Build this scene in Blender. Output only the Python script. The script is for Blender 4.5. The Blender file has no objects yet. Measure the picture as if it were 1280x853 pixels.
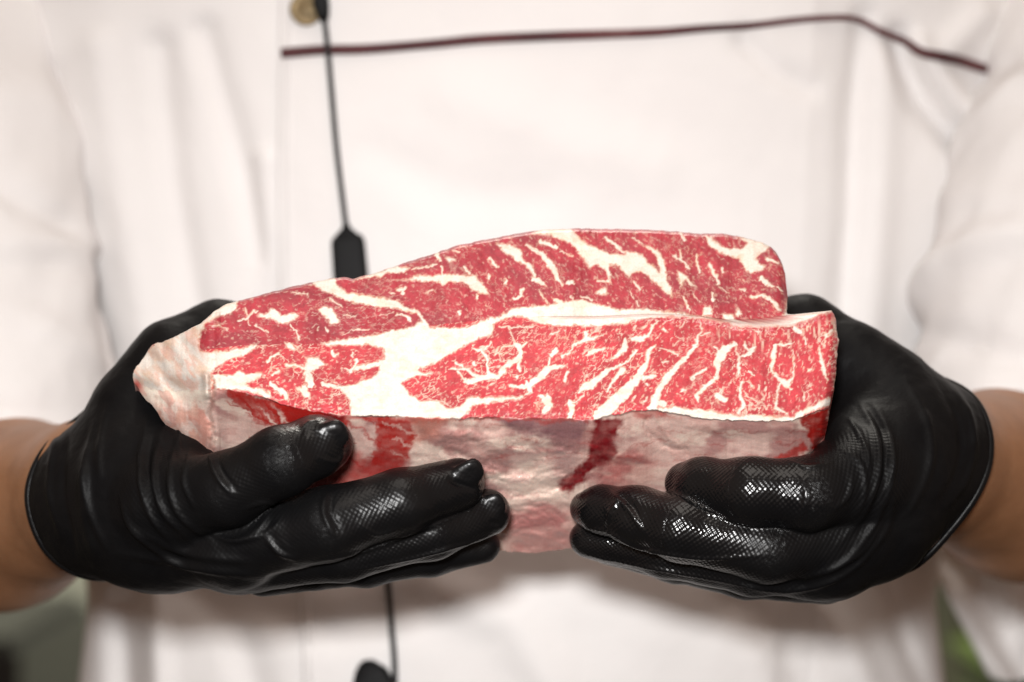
import bpy, math, random
import numpy as np
from mathutils import Vector

# ------------------------------------------------------------------ camera, light, exposure
SC = bpy.context.scene
COL = SC.collection
D0 = 0.907            # camera to the near edge of the meat
K = 0.0003            # metres per design pixel at that distance
ZC = 1.25             # camera height

cam_d = bpy.data.cameras.new('camera')
cam = bpy.data.objects.new('camera', cam_d)
COL.objects.link(cam)
cam.location = (0, -D0, ZC)
cam.rotation_euler = (math.radians(90), 0, 0)
cam_d.sensor_width = 36.0
cam_d.lens = 36.0 * D0 / (1280 * K)
cam_d.clip_end = 100
cam_d.clip_start = 0.02
cam_d.dof.use_dof = True
cam_d.dof.focus_distance = D0 + 0.012
cam_d.dof.aperture_fstop = 4.2
SC.camera = cam

world = bpy.data.worlds.new('World')
SC.world = world
world.use_nodes = True
bg = world.node_tree.nodes['Background']
bg.inputs['Color'].default_value = (1.0, 0.68, 0.52, 1)
bg.inputs['Strength'].default_value = 0.24


def area(name, loc, target, size, power, color, sy=None):
    l = bpy.data.lights.new(name, 'AREA')
    l.shape = 'RECTANGLE'
    l.size = size
    l.size_y = sy or size
    l.energy = power
    l.color = color
    o = bpy.data.objects.new(name, l)
    COL.objects.link(o)
    o.location = loc
    o.rotation_euler = (Vector(target) - Vector(loc)).to_track_quat('-Z', 'Y').to_euler()
    return o


flash = area('camera_flash', (-0.05, -0.97, ZC + 0.12), (0, 0.05, ZC - 0.02), 0.11, 2.32, (1.0, 0.995, 0.985), 0.08)
flash.data.spread = math.radians(75)      # the zoomed head of an on-camera flash
area('ceiling_lamp', (0.1, -0.55, ZC + 1.45), (0, 0.1, ZC), 1.0, 8.0, (1.0, 0.92, 0.84))

area('far_wall_fill', (0.0, 1.1, 2.75), (0, 1.75, 0.9), 0.6, 48.0, (1.0, 0.95, 0.86))  # unseen fill light, added to brighten the far wall

SC.view_settings.view_transform = 'Standard'
SC.view_settings.look = 'None'
SC.view_settings.exposure = 0.0
SC.view_settings.gamma = 1.0
SC.render.engine = 'CYCLES'
SC.cycles.use_denoising = True
SC.cycles.max_bounces = 8

rng = np.random.default_rng(7)
random.seed(7)


# ------------------------------------------------------------------ numeric helpers
def P(px, py, d):
    """design pixel + depth (metres behind the meat's near edge) -> world point"""
    px = np.asarray(px, float); py = np.asarray(py, float); d = np.asarray(d, float)
    s = K * (D0 + d) / D0
    return np.stack(np.broadcast_arrays((px - 640) * s, d + 0 * px, ZC - (py - 426.5) * s), -1)


def unP(v):
    s = K * (D0 + v[..., 1]) / D0
    return v[..., 0] / s + 640, 426.5 - (v[..., 2] - ZC) / s


_T2 = rng.random((256, 256))
_T3 = rng.random((64, 64, 64))


def noise2(x, y):
    xi = np.floor(x).astype(int); yi = np.floor(y).astype(int)
    fx = x - xi; fy = y - yi
    fx = fx * fx * fx * (fx * (fx * 6 - 15) + 10); fy = fy * fy * fy * (fy * (fy * 6 - 15) + 10)
    a = _T2[xi & 255, yi & 255]; b = _T2[(xi + 1) & 255, yi & 255]
    c = _T2[xi & 255, (yi + 1) & 255]; d = _T2[(xi + 1) & 255, (yi + 1) & 255]
    return (a * (1 - fx) + b * fx) * (1 - fy) + (c * (1 - fx) + d * fx) * fy


def fbm2(x, y, o=4):
    r = 0; a = 0.5; t = 0
    for i in range(o):
        r = r + a * noise2(x + 17.3 * i, y - 9.1 * i); t += a
        a *= 0.5; x, y = (x * 0.82 - y * 0.57) * 2.03, (x * 0.57 + y * 0.82) * 2.03
    return r / t


def worley(x, y):
    xi = np.floor(x).astype(int); yi = np.floor(y).astype(int)
    f1 = np.full(x.shape, 9.0); f2 = np.full(x.shape, 9.0); idc = np.zeros(x.shape)
    for i in (-1, 0, 1):
        for j in (-1, 0, 1):
            a = (xi + i) & 255; b = (yi + j) & 255
            d = np.hypot(xi + i + _T2[a, b] - x, yi + j + _T2[b, (a + 91) & 255] - y)
            n_ = d < f1
            f2 = np.where(n_, f1, np.minimum(f2, d))
            idc = np.where(n_, _T2[(a + 33) & 255, (b + 77) & 255], idc)
            f1 = np.where(n_, d, f1)
    return f1, f2, idc


def noise3(p):
    i = np.floor(p).astype(int); f = p - i
    f = f * f * (3 - 2 * f)
    r = 0
    for dx in (0, 1):
        for dy in (0, 1):
            for dz in (0, 1):
                w = (f[..., 0] if dx else 1 - f[..., 0]) * (f[..., 1] if dy else 1 - f[..., 1]) * (f[..., 2] if dz else 1 - f[..., 2])
                r = r + w * _T3[(i[..., 0] + dx) & 63, (i[..., 1] + dy) & 63, (i[..., 2] + dz) & 63]
    return r


def sstep(a, b, x):
    t = np.clip((x - a) / (b - a), 0, 1)
    return t * t * (3 - 2 * t)


def in_poly(x, y, pts):
    pts = np.asarray(pts, float)
    r = np.zeros(x.shape, bool)
    m = (x >= pts[:, 0].min()) & (x <= pts[:, 0].max()) & (y >= pts[:, 1].min()) & (y <= pts[:, 1].max())
    if not m.any():
        return r
    xs = x[m]; ys = y[m]; q = np.zeros(xs.shape, bool)
    n = len(pts)
    for i in range(n):
        x0, y0 = pts[i]; x1, y1 = pts[(i + 1) % n]
        if y0 == y1:
            continue
        c = ((y0 > ys) != (y1 > ys)) & (xs < (x1 - x0) * (ys - y0) / (y1 - y0) + x0)
        q ^= c
    r[m] = q
    return r


def poly_dist(x, y, pts, widths=None):
    """distance to a polyline minus the local half width (2D)"""
    pts = np.asarray(pts, float)
    if widths is None:
        widths = np.zeros(len(pts))
    elif np.isscalar(widths):
        widths = np.full(len(pts), float(widths))
    widths = np.asarray(widths, float) / 2
    best = np.full(x.shape, 1e9)
    for i in range(max(1, len(pts) - 1)):
        a = pts[i]; b = pts[min(i + 1, len(pts) - 1)]
        d = b - a; L = max(d @ d, 1e-9)
        t = np.clip(((x - a[0]) * d[0] + (y - a[1]) * d[1]) / L, 0, 1)
        w = widths[i] + t * (widths[min(i + 1, len(pts) - 1)] - widths[i])
        best = np.minimum(best, np.hypot(x - a[0] - t * d[0], y - a[1] - t * d[1]) - w)
    return best


# ------------------------------------------------------------------ object helpers
def mesh_np(name, v, faces, mat=None, parent=None, smooth=True, normals=None, colors=None, attrs=None):
    me = bpy.data.meshes.new(name)
    v = np.asarray(v, np.float32)
    if isinstance(faces, np.ndarray):
        k = faces.shape[1]
        me.vertices.add(len(v)); me.loops.add(faces.size); me.polygons.add(len(faces))
        me.vertices.foreach_set('co', v.ravel())
        me.loops.foreach_set('vertex_index', faces.ravel().astype(np.int32))
        me.polygons.foreach_set('loop_start', np.arange(0, faces.size, k, dtype=np.int32))
        me.update(calc_edges=True)
        me.validate()
    else:
        me.from_pydata([tuple(a) for a in v.tolist()], [], faces)
    if smooth:
        me.polygons.foreach_set('use_smooth', np.ones(len(me.polygons), bool))
    if colors is not None:
        a = me.color_attributes.new('tint', 'FLOAT_COLOR', 'POINT')
        c = np.ones((len(v), 4), np.float32); c[:, :3] = colors
        a.data.foreach_set('color', c.ravel())
    for n_, val in (attrs or {}).items():
        if val.ndim == 2:
            a = me.attributes.new(n_, 'FLOAT_VECTOR', 'POINT'); a.data.foreach_set('vector', val.astype(np.float32).ravel())
        else:
            a = me.attributes.new(n_, 'FLOAT', 'POINT'); a.data.foreach_set('value', val.astype(np.float32))
    if normals is not None:
        me.normals_split_custom_set_from_vertices([tuple(n) for n in normals.tolist()])
    me.update()
    o = bpy.data.objects.new(name, me)
    COL.objects.link(o)
    if mat:
        me.materials.append(mat)
    if parent:
        o.parent = parent
        o.matrix_parent_inverse = parent.matrix_world.inverted()
    return o


def tag(o, label, cat, group=None):
    o['label'] = label
    o['category'] = cat
    if group:
        o['group'] = group
    return o


def empty(name, loc):
    o = bpy.data.objects.new(name, None)
    COL.objects.link(o)
    o.location = loc
    o.empty_display_size = 0.02
    bpy.context.view_layer.update()
    return o


def vnormals(v, f):
    n = np.zeros_like(v)
    a = v[f[:, 0]]; b = v[f[:, 1]]; c = v[f[:, 2]]; d = v[f[:, 3]] if f.shape[1] == 4 else v[f[:, 2]]
    fn = np.cross(c - a, d - b) if f.shape[1] == 4 else np.cross(b - a, c - a)
    for k in range(f.shape[1]):
        np.add.at(n, f[:, k], fn)
    return n / np.maximum(np.linalg.norm(n, axis=1, keepdims=True), 1e-12)


def grid_faces(nr, nc, wrap=False):
    r = np.arange(nr - 1)[:, None]; c = np.arange(nc if wrap else nc - 1)[None, :]
    c1 = (c + 1) % nc
    return np.stack([r * nc + c, r * nc + c1, (r + 1) * nc + c1, (r + 1) * nc + c], -1).reshape(-1, 4)


def catmull(pts, n):
    p = np.asarray(pts, float)
    p = np.vstack([2 * p[0] - p[1], p, 2 * p[-1] - p[-2]])
    out = []
    m = len(p) - 3
    for t in np.linspace(0, m - 1e-6, n):
        i = int(t); f = t - i
        a, b, c, d = p[i:i + 4]
        out.append(0.5 * (2 * b + (c - a) * f + (2 * a - 5 * b + 4 * c - d) * f * f + (3 * b - a - 3 * c + d) * f ** 3))
    return np.array(out)


def tube(name, pts, rad, mat, parent=None, seg=12, n=None, flat=1.0):
    p = catmull(pts, n or len(pts) * 8)
    rad = np.interp(np.linspace(0, 1, len(p)), np.linspace(0, 1, np.size(rad)), np.atleast_1d(rad))
    t = np.gradient(p, axis=0); t /= np.linalg.norm(t, axis=1, keepdims=True)
    up = np.array([0, 1.0, 0])
    s = np.cross(t, up); s /= np.maximum(np.linalg.norm(s, axis=1, keepdims=True), 1e-9)
    u = np.cross(s, t)
    a = np.linspace(0, 2 * math.pi, seg, endpoint=False)
    v = p[:, None, :] + rad[:, None, None] * (np.cos(a)[None, :, None] * s[:, None, :] + flat * np.sin(a)[None, :, None] * u[:, None, :])
    v = v.reshape(-1, 3)
    f = [tuple(x) for x in grid_faces(len(p), seg, True).tolist()]
    f.append(tuple(range(seg - 1, -1, -1))); f.append(tuple(range((len(p) - 1) * seg, len(p) * seg)))
    return mesh_np(name, v, f, mat, parent)


def smooth_verts(v, f, it=2, lam=0.5):
    e = np.vstack([f[:, [0, 1]], f[:, [1, 2]], f[:, [2, 3]], f[:, [3, 0]]])
    e = np.unique(np.sort(e, 1), axis=0)
    cnt = np.bincount(e.ravel(), minlength=len(v))[:, None]
    for _ in range(it):
        s = np.zeros_like(v)
        for k in range(3):
            s[:, k] = np.bincount(e[:, 0], v[e[:, 1], k], len(v)) + np.bincount(e[:, 1], v[e[:, 0], k], len(v))
        v = v + lam * (s / np.maximum(cnt, 1) - v)
    return v


def surface_nets(d, org, h):
    ins = d < 0
    nx, ny, nz = d.shape
    acc = np.zeros((nx - 1, ny - 1, nz - 1, 3), np.float32)
    cnt = np.zeros((nx - 1, ny - 1, nz - 1), np.float32)
    cor = [(i, j, k) for i in (0, 1) for j in (0, 1) for k in (0, 1)]
    sl = lambda c: tuple(slice(c[q], d.shape[q] - 1 + c[q]) for q in range(3))
    for ax in range(3):
        for c in cor:
            if c[ax]:
                continue
            c2 = list(c); c2[ax] = 1
            a = d[sl(c)]; b = d[sl(c2)]
            m = (a < 0) != (b < 0)
            t = np.where(m, a / np.where(m, a - b, 1), 0)
            for q in range(3):
                acc[..., q] += np.where(m, t if q == ax else c[q], 0)
            cnt += m
    act = cnt > 0
    ids = np.full(act.shape, -1, np.int64)
    ids[act] = np.arange(act.sum())
    pos = np.argwhere(act) + acc[act] / cnt[act][:, None]
    v = org + pos * h
    F = []
    for ax in range(3):
        o1, o2 = [(1, 2), (2, 0), (0, 1)][ax]
        a = [slice(None)] * 3; b = [slice(None)] * 3
        a[ax] = slice(0, -1); b[ax] = slice(1, None)
        m = ins[tuple(a)] != ins[tuple(b)]
        e = np.argwhere(m)
        ok = (e[:, o1] > 0) & (e[:, o2] > 0) & (e[:, o1] < d.shape[o1] - 1) & (e[:, o2] < d.shape[o2] - 1)
        e = e[ok]
        q = []
        for (s1, s2) in ((0, 0), (1, 0), (1, 1), (0, 1)):
            c = e.copy(); c[:, o1] -= s1; c[:, o2] -= s2
            q.append(ids[c[:, 0], c[:, 1], c[:, 2]])
        q = np.stack(q, 1)
        flip = ~ins[e[:, 0], e[:, 1], e[:, 2]]
        q[flip] = q[flip][:, ::-1]
        F.append(q)
    f = np.vstack(F)
    return v.astype(float), f[(f >= 0).all(1)]


def smin(a, b, k):
    hh = np.maximum(k - np.abs(a - b), 0) / k
    return np.minimum(a, b) - hh * hh * k * 0.25


def seg_sd(X, a, b, ra, rb):
    d = b - a; L = float(d @ d)
    t = np.clip(((X[0] - a[0]) * d[0] + (X[1] - a[1]) * d[1] + (X[2] - a[2]) * d[2]) / L, 0, 1)
    r = np.sqrt((X[0] - a[0] - t * d[0]) ** 2 + (X[1] - a[1] - t * d[1]) ** 2 + (X[2] - a[2] - t * d[2]) ** 2)
    return r - (ra + t * (rb - ra))


def chain_sd(X, pts, k=0.003):
    """pts: list of (xyz, radius)"""
    r = None
    for (a, ra), (b, rb) in zip(pts[:-1], pts[1:]):
        q = seg_sd(X, a, b, ra, rb)
        r = q if r is None else smin(r, q, k)
    return r


def vol(lo, hi, h):
    ax = [np.arange(lo[i], hi[i] + h, h, dtype=np.float32) for i in range(3)]
    return (ax[0][:, None, None], ax[1][None, :, None], ax[2][None, None, :])


# ------------------------------------------------------------------ materials
class NT:
    def __init__(self, name):
        self.m = bpy.data.materials.new(name); self.m.use_nodes = True
        self.t = self.m.node_tree; self.b = self.t.nodes['Principled BSDF']

    def n(self, typ, **kw):
        o = self.t.nodes.new(typ)
        for k, v in kw.items():
            if k in o.inputs.keys():
                o.inputs[k].default_value = v
            else:
                setattr(o, k, v)
        return o

    def l(self, a, b):
        self.t.links.new(a, b)

    def noise(self, scale, detail=3, rough=0.5, coord=None):
        o = self.n('ShaderNodeTexNoise', Scale=scale, Detail=detail, Roughness=rough)
        if coord is None:
            c = self.n('ShaderNodeTexCoord'); coord = c.outputs['Object']
        self.l(coord, o.inputs['Vector'])
        return o.outputs['Fac']

    def ramp(self, fac, stops):
        o = self.n('ShaderNodeValToRGB')
        e = o.color_ramp.elements
        while len(e) < len(stops):
            e.new(0.5)
        for q, (p, c) in zip(e, stops):
            q.position = p; q.color = (*c, 1) if len(c) == 3 else c
        self.l(fac, o.inputs['Fac'])
        return o.outputs['Color']

    def math(self, op, a, b=None):
        o = self.n('ShaderNodeMath', operation=op)
        for i, x in enumerate((a, b)):
            if x is None:
                continue
            if isinstance(x, (int, float)):
                o.inputs[i].default_value = x
            else:
                self.l(x, o.inputs[i])
        return o.outputs[0]

    def mix(self, fac, a, b, typ='MIX'):
        o = self.n('ShaderNodeMix', data_type='RGBA', blend_type=typ)
        for i, x in ((0, fac), (6, a), (7, b)):
            if isinstance(x, (int, float)):
                o.inputs[i].default_value = x
            elif isinstance(x, tuple):
                o.inputs[i].default_value = (*x, 1)
            else:
                self.l(x, o.inputs[i])
        return o.outputs[2]

    def bump(self, h, strength, dist, normal=None):
        o = self.n('ShaderNodeBump', Strength=strength, Distance=dist)
        self.l(h, o.inputs['Height'])
        if normal is not None:
            self.l(normal, o.inputs['Normal'])
        return o.outputs['Normal']


def simple_mat(name, col, rough=0.5, var=0.06, scale=120, bump=0.0, metallic=0.0, sheen=0.0):
    t = NT(name)
    f = t.noise(scale, 4)
    c0 = tuple(max(0, x * (1 - var)) for x in col); c1 = tuple(min(1, x * (1 + var)) for x in col)
    t.l(t.ramp(f, [(0.3, c0), (0.7, c1)]), t.b.inputs['Base Color'])
    t.b.inputs['Roughness'].default_value = rough
    t.b.inputs['Metallic'].default_value = metallic
    if sheen:
        t.b.inputs['Sheen Weight'].default_value = sheen
    if bump:
        t.l(t.bump(f, bump, 0.001), t.b.inputs['Normal'])
    return t.m


def fabric_mat(name, col):
    t = NT(name)
    c = t.n('ShaderNodeTexCoord').outputs['Object']
    w1 = t.n('ShaderNodeTexWave', Scale=420.0, Distortion=0.6, wave_type='BANDS', bands_direction='DIAGONAL')
    t.l(c, w1.inputs['Vector'])
    big = t.noise(14, 4, coord=c)
    fine = t.noise(900, 2, coord=c)
    base = t.ramp(big, [(0.3, tuple(x * 0.965 for x in col)), (0.7, col)])
    t.l(t.mix(0.05, base, w1.outputs['Color'], 'MULTIPLY'), t.b.inputs['Base Color'])
    t.b.inputs['Roughness'].default_value = 0.85
    t.b.inputs['Specular IOR Level'].default_value = 0.25
    n = t.bump(t.math('ADD', w1.outputs['Fac'], fine), 0.25, 0.0003)
    t.l(t.bump(t.noise(45, 3, coord=c), 0.25, 0.004, n), t.b.inputs['Normal'])
    return t.m


M_JACKET = fabric_mat('white_cotton', (0.81, 0.788, 0.778))


def piping_mat():
    t = NT('dark_red_piping')
    c = t.ramp(t.noise(16, 3), [(0.35, (0.03, 0.010, 0.012)), (0.58, (0.10, 0.022, 0.024)), (0.78, (0.28, 0.18, 0.17))])
    t.l(c, t.b.inputs['Base Color']); t.b.inputs['Roughness'].default_value = 0.7
    t.l(t.bump(t.noise(400, 2), 0.4, 0.0008), t.b.inputs['Normal'])
    return t.m


M_PIPING = piping_mat()
M_BRASS = simple_mat('aged_brass', (0.20, 0.145, 0.075), 0.5, 0.5, 260, 0.4, 0.6)
M_BLACKP = simple_mat('black_plastic', (0.006, 0.006, 0.0065), 0.6, 0.2, 600, 0.1)
M_CORD = simple_mat('black_rubber_cord', (0.02, 0.02, 0.021), 0.5, 0.2, 600)


for m_ in (M_BLACKP, M_CORD):
    m_.node_tree.nodes['Principled BSDF'].inputs['Specular IOR Level'].default_value = 0.15


def skin_mat():
    t = NT('tanned_skin')
    f = t.noise(55, 6, 0.65); g = t.noise(700, 3)
    c = t.ramp(f, [(0.25, (0.25, 0.115, 0.052)), (0.75, (0.38, 0.185, 0.092))])
    t.l(c, t.b.inputs['Base Color'])
    t.b.inputs['Roughness'].default_value = 0.5
    t.b.inputs['Subsurface Weight'].default_value = 0.12
    t.b.inputs['Subsurface Radius'].default_value = (0.012, 0.005, 0.003)
    t.b.inputs['Subsurface Scale'].default_value = 0.4
    t.l(t.bump(g, 0.2, 0.0008), t.b.inputs['Normal'])
    return t.m


M_SKIN = skin_mat()


def glove_mat():
    t = NT('black_nitrile')
    at = t.n('ShaderNodeAttribute', attribute_name='grip')      # x: along, y: around, z: textured
    sx = t.n('ShaderNodeSeparateXYZ'); t.l(at.outputs['Vector'], sx.inputs[0])
    u = t.math('MULTIPLY', sx.outputs[0], 2 * math.pi / 0.0021)
    w = t.math('MULTIPLY', sx.outputs[1], 2 * math.pi / 0.0021)
    a = t.math('SINE', u); b = t.math('SINE', w)
    dia = t.math('MULTIPLY', a, b)
    dia = t.math('MULTIPLY', dia, sx.outputs[2])
    wet = t.n('ShaderNodeAttribute', attribute_name='wet')
    f = t.noise(220, 4); g = t.noise(55, 4, 0.6)
    n1 = t.bump(dia, 0.34, 0.0004)
    n2 = t.bump(g, 0.35, 0.0022, n1)
    t.l(t.bump(f, 0.12, 0.0006, n2), t.b.inputs['Normal'])
    t.l(t.ramp(g, [(0.3, (0.0035, 0.0035, 0.004)), (0.7, (0.006, 0.0058, 0.006))]), t.b.inputs['Base Color'])
    wv = t.math('MULTIPLY', wet.outputs['Fac'], t.math('ADD', 0.6, t.math('MULTIPLY', f, 0.8)))
    r = t.math('SUBTRACT', 0.48, t.math('MULTIPLY', wv, 0.30))
    t.l(r, t.b.inputs['Roughness'])
    t.l(t.math('ADD', 0.10, t.math('MULTIPLY', wet.outputs['Fac'], 0.28)), t.b.inputs['Specular IOR Level'])
    return t.m


M_GLOVE = glove_mat()


def meat_mat():
    t = NT('raw_beef')
    c = t.n('ShaderNodeVertexColor', layer_name='tint')
    wet = t.n('ShaderNodeAttribute', attribute_name='wet')
    fine = t.noise(1500, 3); mid = t.noise(420, 4, 0.6); low = t.noise(140, 4, 0.6)
    k = t.ramp(fine, [(0.3, (0.86, 0.84, 0.84)), (0.7, (1.0, 1.0, 1.0))])
    t.l(t.mix(1.0, c.outputs['Color'], k, 'MULTIPLY'), t.b.inputs['Base Color'])
    r = t.math('SUBTRACT', 0.52, t.math('MULTIPLY', wet.outputs['Fac'], 0.27))
    t.l(r, t.b.inputs['Roughness'])
    t.b.inputs['Specular IOR Level'].default_value = 0.35
    t.b.inputs['Subsurface Weight'].default_value = 0.15
    t.b.inputs['Subsurface Radius'].default_value = (0.0025, 0.0012, 0.0010)
    t.b.inputs['Subsurface Scale'].default_value = 0.35
    n = t.bump(mid, 0.22, 0.0006)
    n = t.bump(low, 0.18, 0.0010, n)
    t.l(t.bump(fine, 0.16, 0.0003, n), t.b.inputs['Normal'])
    return t.m


M_MEAT = meat_mat()

# ------------------------------------------------------------------ room behind
M_WALL = simple_mat('grey_green_paint', (0.50, 0.54, 0.44), 0.7, 0.08, 6, 0.1)
M_FLOOR = simple_mat('dark_floor', (0.06, 0.045, 0.035), 0.6, 0.2, 9)
M_CUP = simple_mat('black_enamel', (0.012, 0.012, 0.012), 0.35, 0.2, 30)
M_TUB = simple_mat('green_plastic', (0.08, 0.13, 0.015), 0.45, 0.1, 30)
M_OLIVE = simple_mat('olive_cabinet_paint', (0.07, 0.07, 0.035), 0.55, 0.15, 12)


def box(name, lo, hi, mat, parent=None, bev=0.004):
    import bmesh
    bm = bmesh.new()
    bmesh.ops.create_cube(bm, size=1)
    for v in bm.verts:
        v.co = [lo[i] + (v.co[i] + 0.5) * (hi[i] - lo[i]) for i in range(3)]
    if bev:
        bmesh.ops.bevel(bm, geom=bm.edges[:], offset=bev, segments=2, affect='EDGES')
    me = bpy.data.meshes.new(name); bm.to_mesh(me); bm.free()
    me.materials.append(mat)
    o = bpy.data.objects.new(name, me); COL.objects.link(o)
    if parent:
        o.parent = parent; o.matrix_parent_inverse = parent.matrix_world.inverted()
    return o


w = box('wall', (-3, 1.9, 0), (3, 2.0, 2.9), M_WALL, bev=0); w['kind'] = 'structure'
w = box('floor', (-3, -2.4, -0.05), (3, 1.9, 0), M_FLOOR, bev=0); w['kind'] = 'structure'
# things standing far behind, mostly hidden, seen blurred in the bottom corners
cab = empty('cabinet', (0.95, 1.6, 0))
tag(cab, 'dark olive cabinet standing far behind at the right, out of focus', 'cabinet')
box('carcass', (0.42, 1.35, 0.08), (1.60, 1.85, 1.06), M_OLIVE, cab)
box('plinth', (0.46, 1.40, 0), (1.56, 1.83, 0.078), M_CUP, cab)
box('worktop', (0.40, 1.33, 1.062), (1.62, 1.87, 1.09), M_OLIVE, cab)
tub = empty('plastic_tub', (0.62, 1.15, 0))

# ------------------------------------------------------------------ the meat
TILE = {'A': (160, 340), 'B': (380, 340), 'C': (440, 280), 'D': (660, 280), 'E': (820, 280), 'F': (480, 390), 'G': (680, 390), 'H': (840, 390), 'X': (0, 0)}


def tl(t, pts):
    s = 1.0 if t == 'X' else 0.1875
    return [(TILE[t][0] + x * s, TILE[t][1] + y * s) for x, y in pts]


SEAM = [(398.75, 430), (417.5, 426), (442, 422.5), (481, 416), (509, 411), (527, 403), (530, 396), (538, 409), (564, 411), (582.5, 409), (605, 401), (620, 396), (642.5, 387), (678, 381), (697, 379), (727.5, 376.6), (750, 380), (772, 386.5), (810, 387), (836, 390), (872, 394.4), (872, 397), (829, 395.5), (811, 398), (777.5, 405), (744, 408), (699, 407), (677, 405), (658, 398), (643, 395.6), (619, 402), (615, 420), (600, 422), (585, 430), (562.5, 442.5), (544, 455.6), (525, 460), (524, 465), (540, 467), (540, 469), (521, 470), (500.6, 479), (508, 489), (527, 502.5), (545.6, 500.6), (560.6, 510), (574, 509), (585, 497), (619, 497), (649, 496), (652.5, 493), (656, 496), (649, 500), (615, 503), (590.6, 508), (585, 514), (577.5, 524), (438, 524), (438, 500), (421, 484), (444, 480.6), (462.5, 474), (473, 464), (474, 457), (451, 463), (440, 464), (445, 458), (481, 448), (479, 437.5), (462.5, 431), (436, 432), (408, 432)]
LEDGE = tl('E', [(0, 585), (200, 605), (310, 610), (420, 640), (520, 650), (600, 650), (740, 640), (850, 610), (870, 560), (868, 500), (915, 600), (1010, 610), (1080, 590), (1165, 570), (1190, 585), (1080, 612), (1010, 650), (900, 680), (700, 690), (600, 688), (500, 668), (400, 642), (300, 628), (150, 620), (0, 620)])
FATEND = tl('A', [(0, 853), (0, 660), (25, 640), (160, 480), (300, 410), (455, 325), (530, 280), (600, 230), (660, 195), (735, 175), (720, 240), (690, 270), (600, 300), (520, 350), (485, 390), (475, 450), (485, 530), (560, 540), (700, 515), (860, 490), (860, 505), (780, 545), (650, 600), (590, 640), (555, 690), (570, 760), (530, 853)])
POLYS = [SEAM, LEDGE, FATEND,
    tl('A', [(560, 690), (700, 690), (740, 655), (780, 685), (890, 670), (880, 700), (780, 750), (850, 770), (940, 800), (955, 850), (820, 800), (700, 780), (580, 790)]),
    tl('A', [(860, 285), (930, 270), (940, 240), (1000, 260), (1030, 300), (1110, 275), (1140, 300), (1110, 325), (1060, 350), (1000, 340), (960, 310), (870, 300)]),
    tl('A', [(1040, 470), (1100, 480), (1130, 530), (1080, 525)]),
    tl('A', [(1170, 540), (1200, 585), (1280, 570), (1280, 640), (1210, 675), (1150, 640), (1050, 640), (1040, 610), (1100, 615), (1180, 625), (1195, 600)]),
    tl('A', [(1120, 770), (1200, 765), (1210, 830), (1170, 845)]),
    tl('B', [(20, 570), (90, 570), (165, 620), (100, 640), (50, 655), (20, 700)]),
    tl('B', [(40, 70), (200, 40), (230, 100), (290, 138), (420, 155), (560, 180), (630, 192), (655, 228), (740, 250), (775, 285), (800, 300), (845, 370), (790, 360), (785, 320), (740, 275), (640, 250), (500, 235), (370, 215), (260, 185), (170, 150), (100, 110)]),
    tl('B', [(90, 260), (120, 235), (190, 235), (215, 280), (245, 320), (210, 350), (180, 350), (140, 300)]),
    tl('C', [(0, 385), (150, 320), (280, 280), (370, 290), (380, 310), (300, 325), (230, 330), (200, 350), (120, 357)]),
    tl('C', [(40, 395), (200, 385), (390, 365), (440, 345), (600, 340), (720, 340), (810, 345), (850, 390), (890, 425), (915, 475), (880, 465), (800, 450), (790, 420), (740, 390), (640, 380), (600, 410), (590, 380), (500, 385), (430, 385), (380, 375), (200, 388)]),
    tl('C', [(615, 220), (700, 240), (690, 255), (640, 255)]),
    tl('C', [(465, 470), (530, 440), (560, 450), (500, 465)]),
    tl('C', [(950, 130), (1050, 140), (1130, 185), (1140, 230), (1190, 280), (1220, 340), (1195, 330), (1150, 270), (1080, 240), (1020, 190)]),
    tl('D', [(20, 65), (100, 30), (290, 30), (330, 85), (400, 130), (470, 170), (540, 200), (650, 200), (640, 170), (690, 190), (760, 210), (800, 260), (850, 290), (885, 330), (880, 280), (850, 210), (780, 140), (800, 135), (870, 180), (910, 230), (920, 330), (950, 420), (970, 500), (930, 470), (880, 420), (820, 380), (790, 340), (750, 320), (700, 330), (670, 360), (630, 310), (590, 275), (540, 270), (545, 320), (565, 410), (545, 380), (520, 330), (460, 270), (410, 290), (380, 240), (330, 180), (320, 150), (230, 110), (150, 70)]),
    tl('D', [(440, 460), (510, 420), (535, 430), (520, 470)]),
    tl('D', [(995, 310), (1040, 340), (1080, 370), (1130, 435), (1080, 400), (1045, 370), (1020, 425), (1000, 370)]),
    tl('D', [(1165, 560), (1215, 550), (1235, 612), (1160, 612)]),
    tl('E', [(320, 70), (380, 100), (430, 140), (500, 168), (570, 165), (605, 130), (550, 85), (640, 100), (760, 125), (760, 155), (700, 195), (660, 235), (690, 265), (740, 280), (700, 310), (655, 330), (600, 310), (570, 270), (555, 230), (490, 215), (420, 195), (360, 150)]),
    tl('E', [(525, 612), (545, 545), (570, 612)]),
    tl('E', [(450, 600), (510, 600), (530, 652), (460, 645)]),
    tl('G', [(760, 630), (900, 640), (1040, 665), (1200, 690), (1280, 690), (1280, 745), (1100, 740), (930, 720), (860, 700), (760, 660)]),
    tl('H', [(0, 625), (100, 640), (250, 660), (430, 690), (560, 690), (800, 695), (900, 640), (1060, 565), (1075, 620), (900, 672), (830, 745), (500, 750), (250, 740), (100, 720), (0, 700)]),
]
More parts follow.
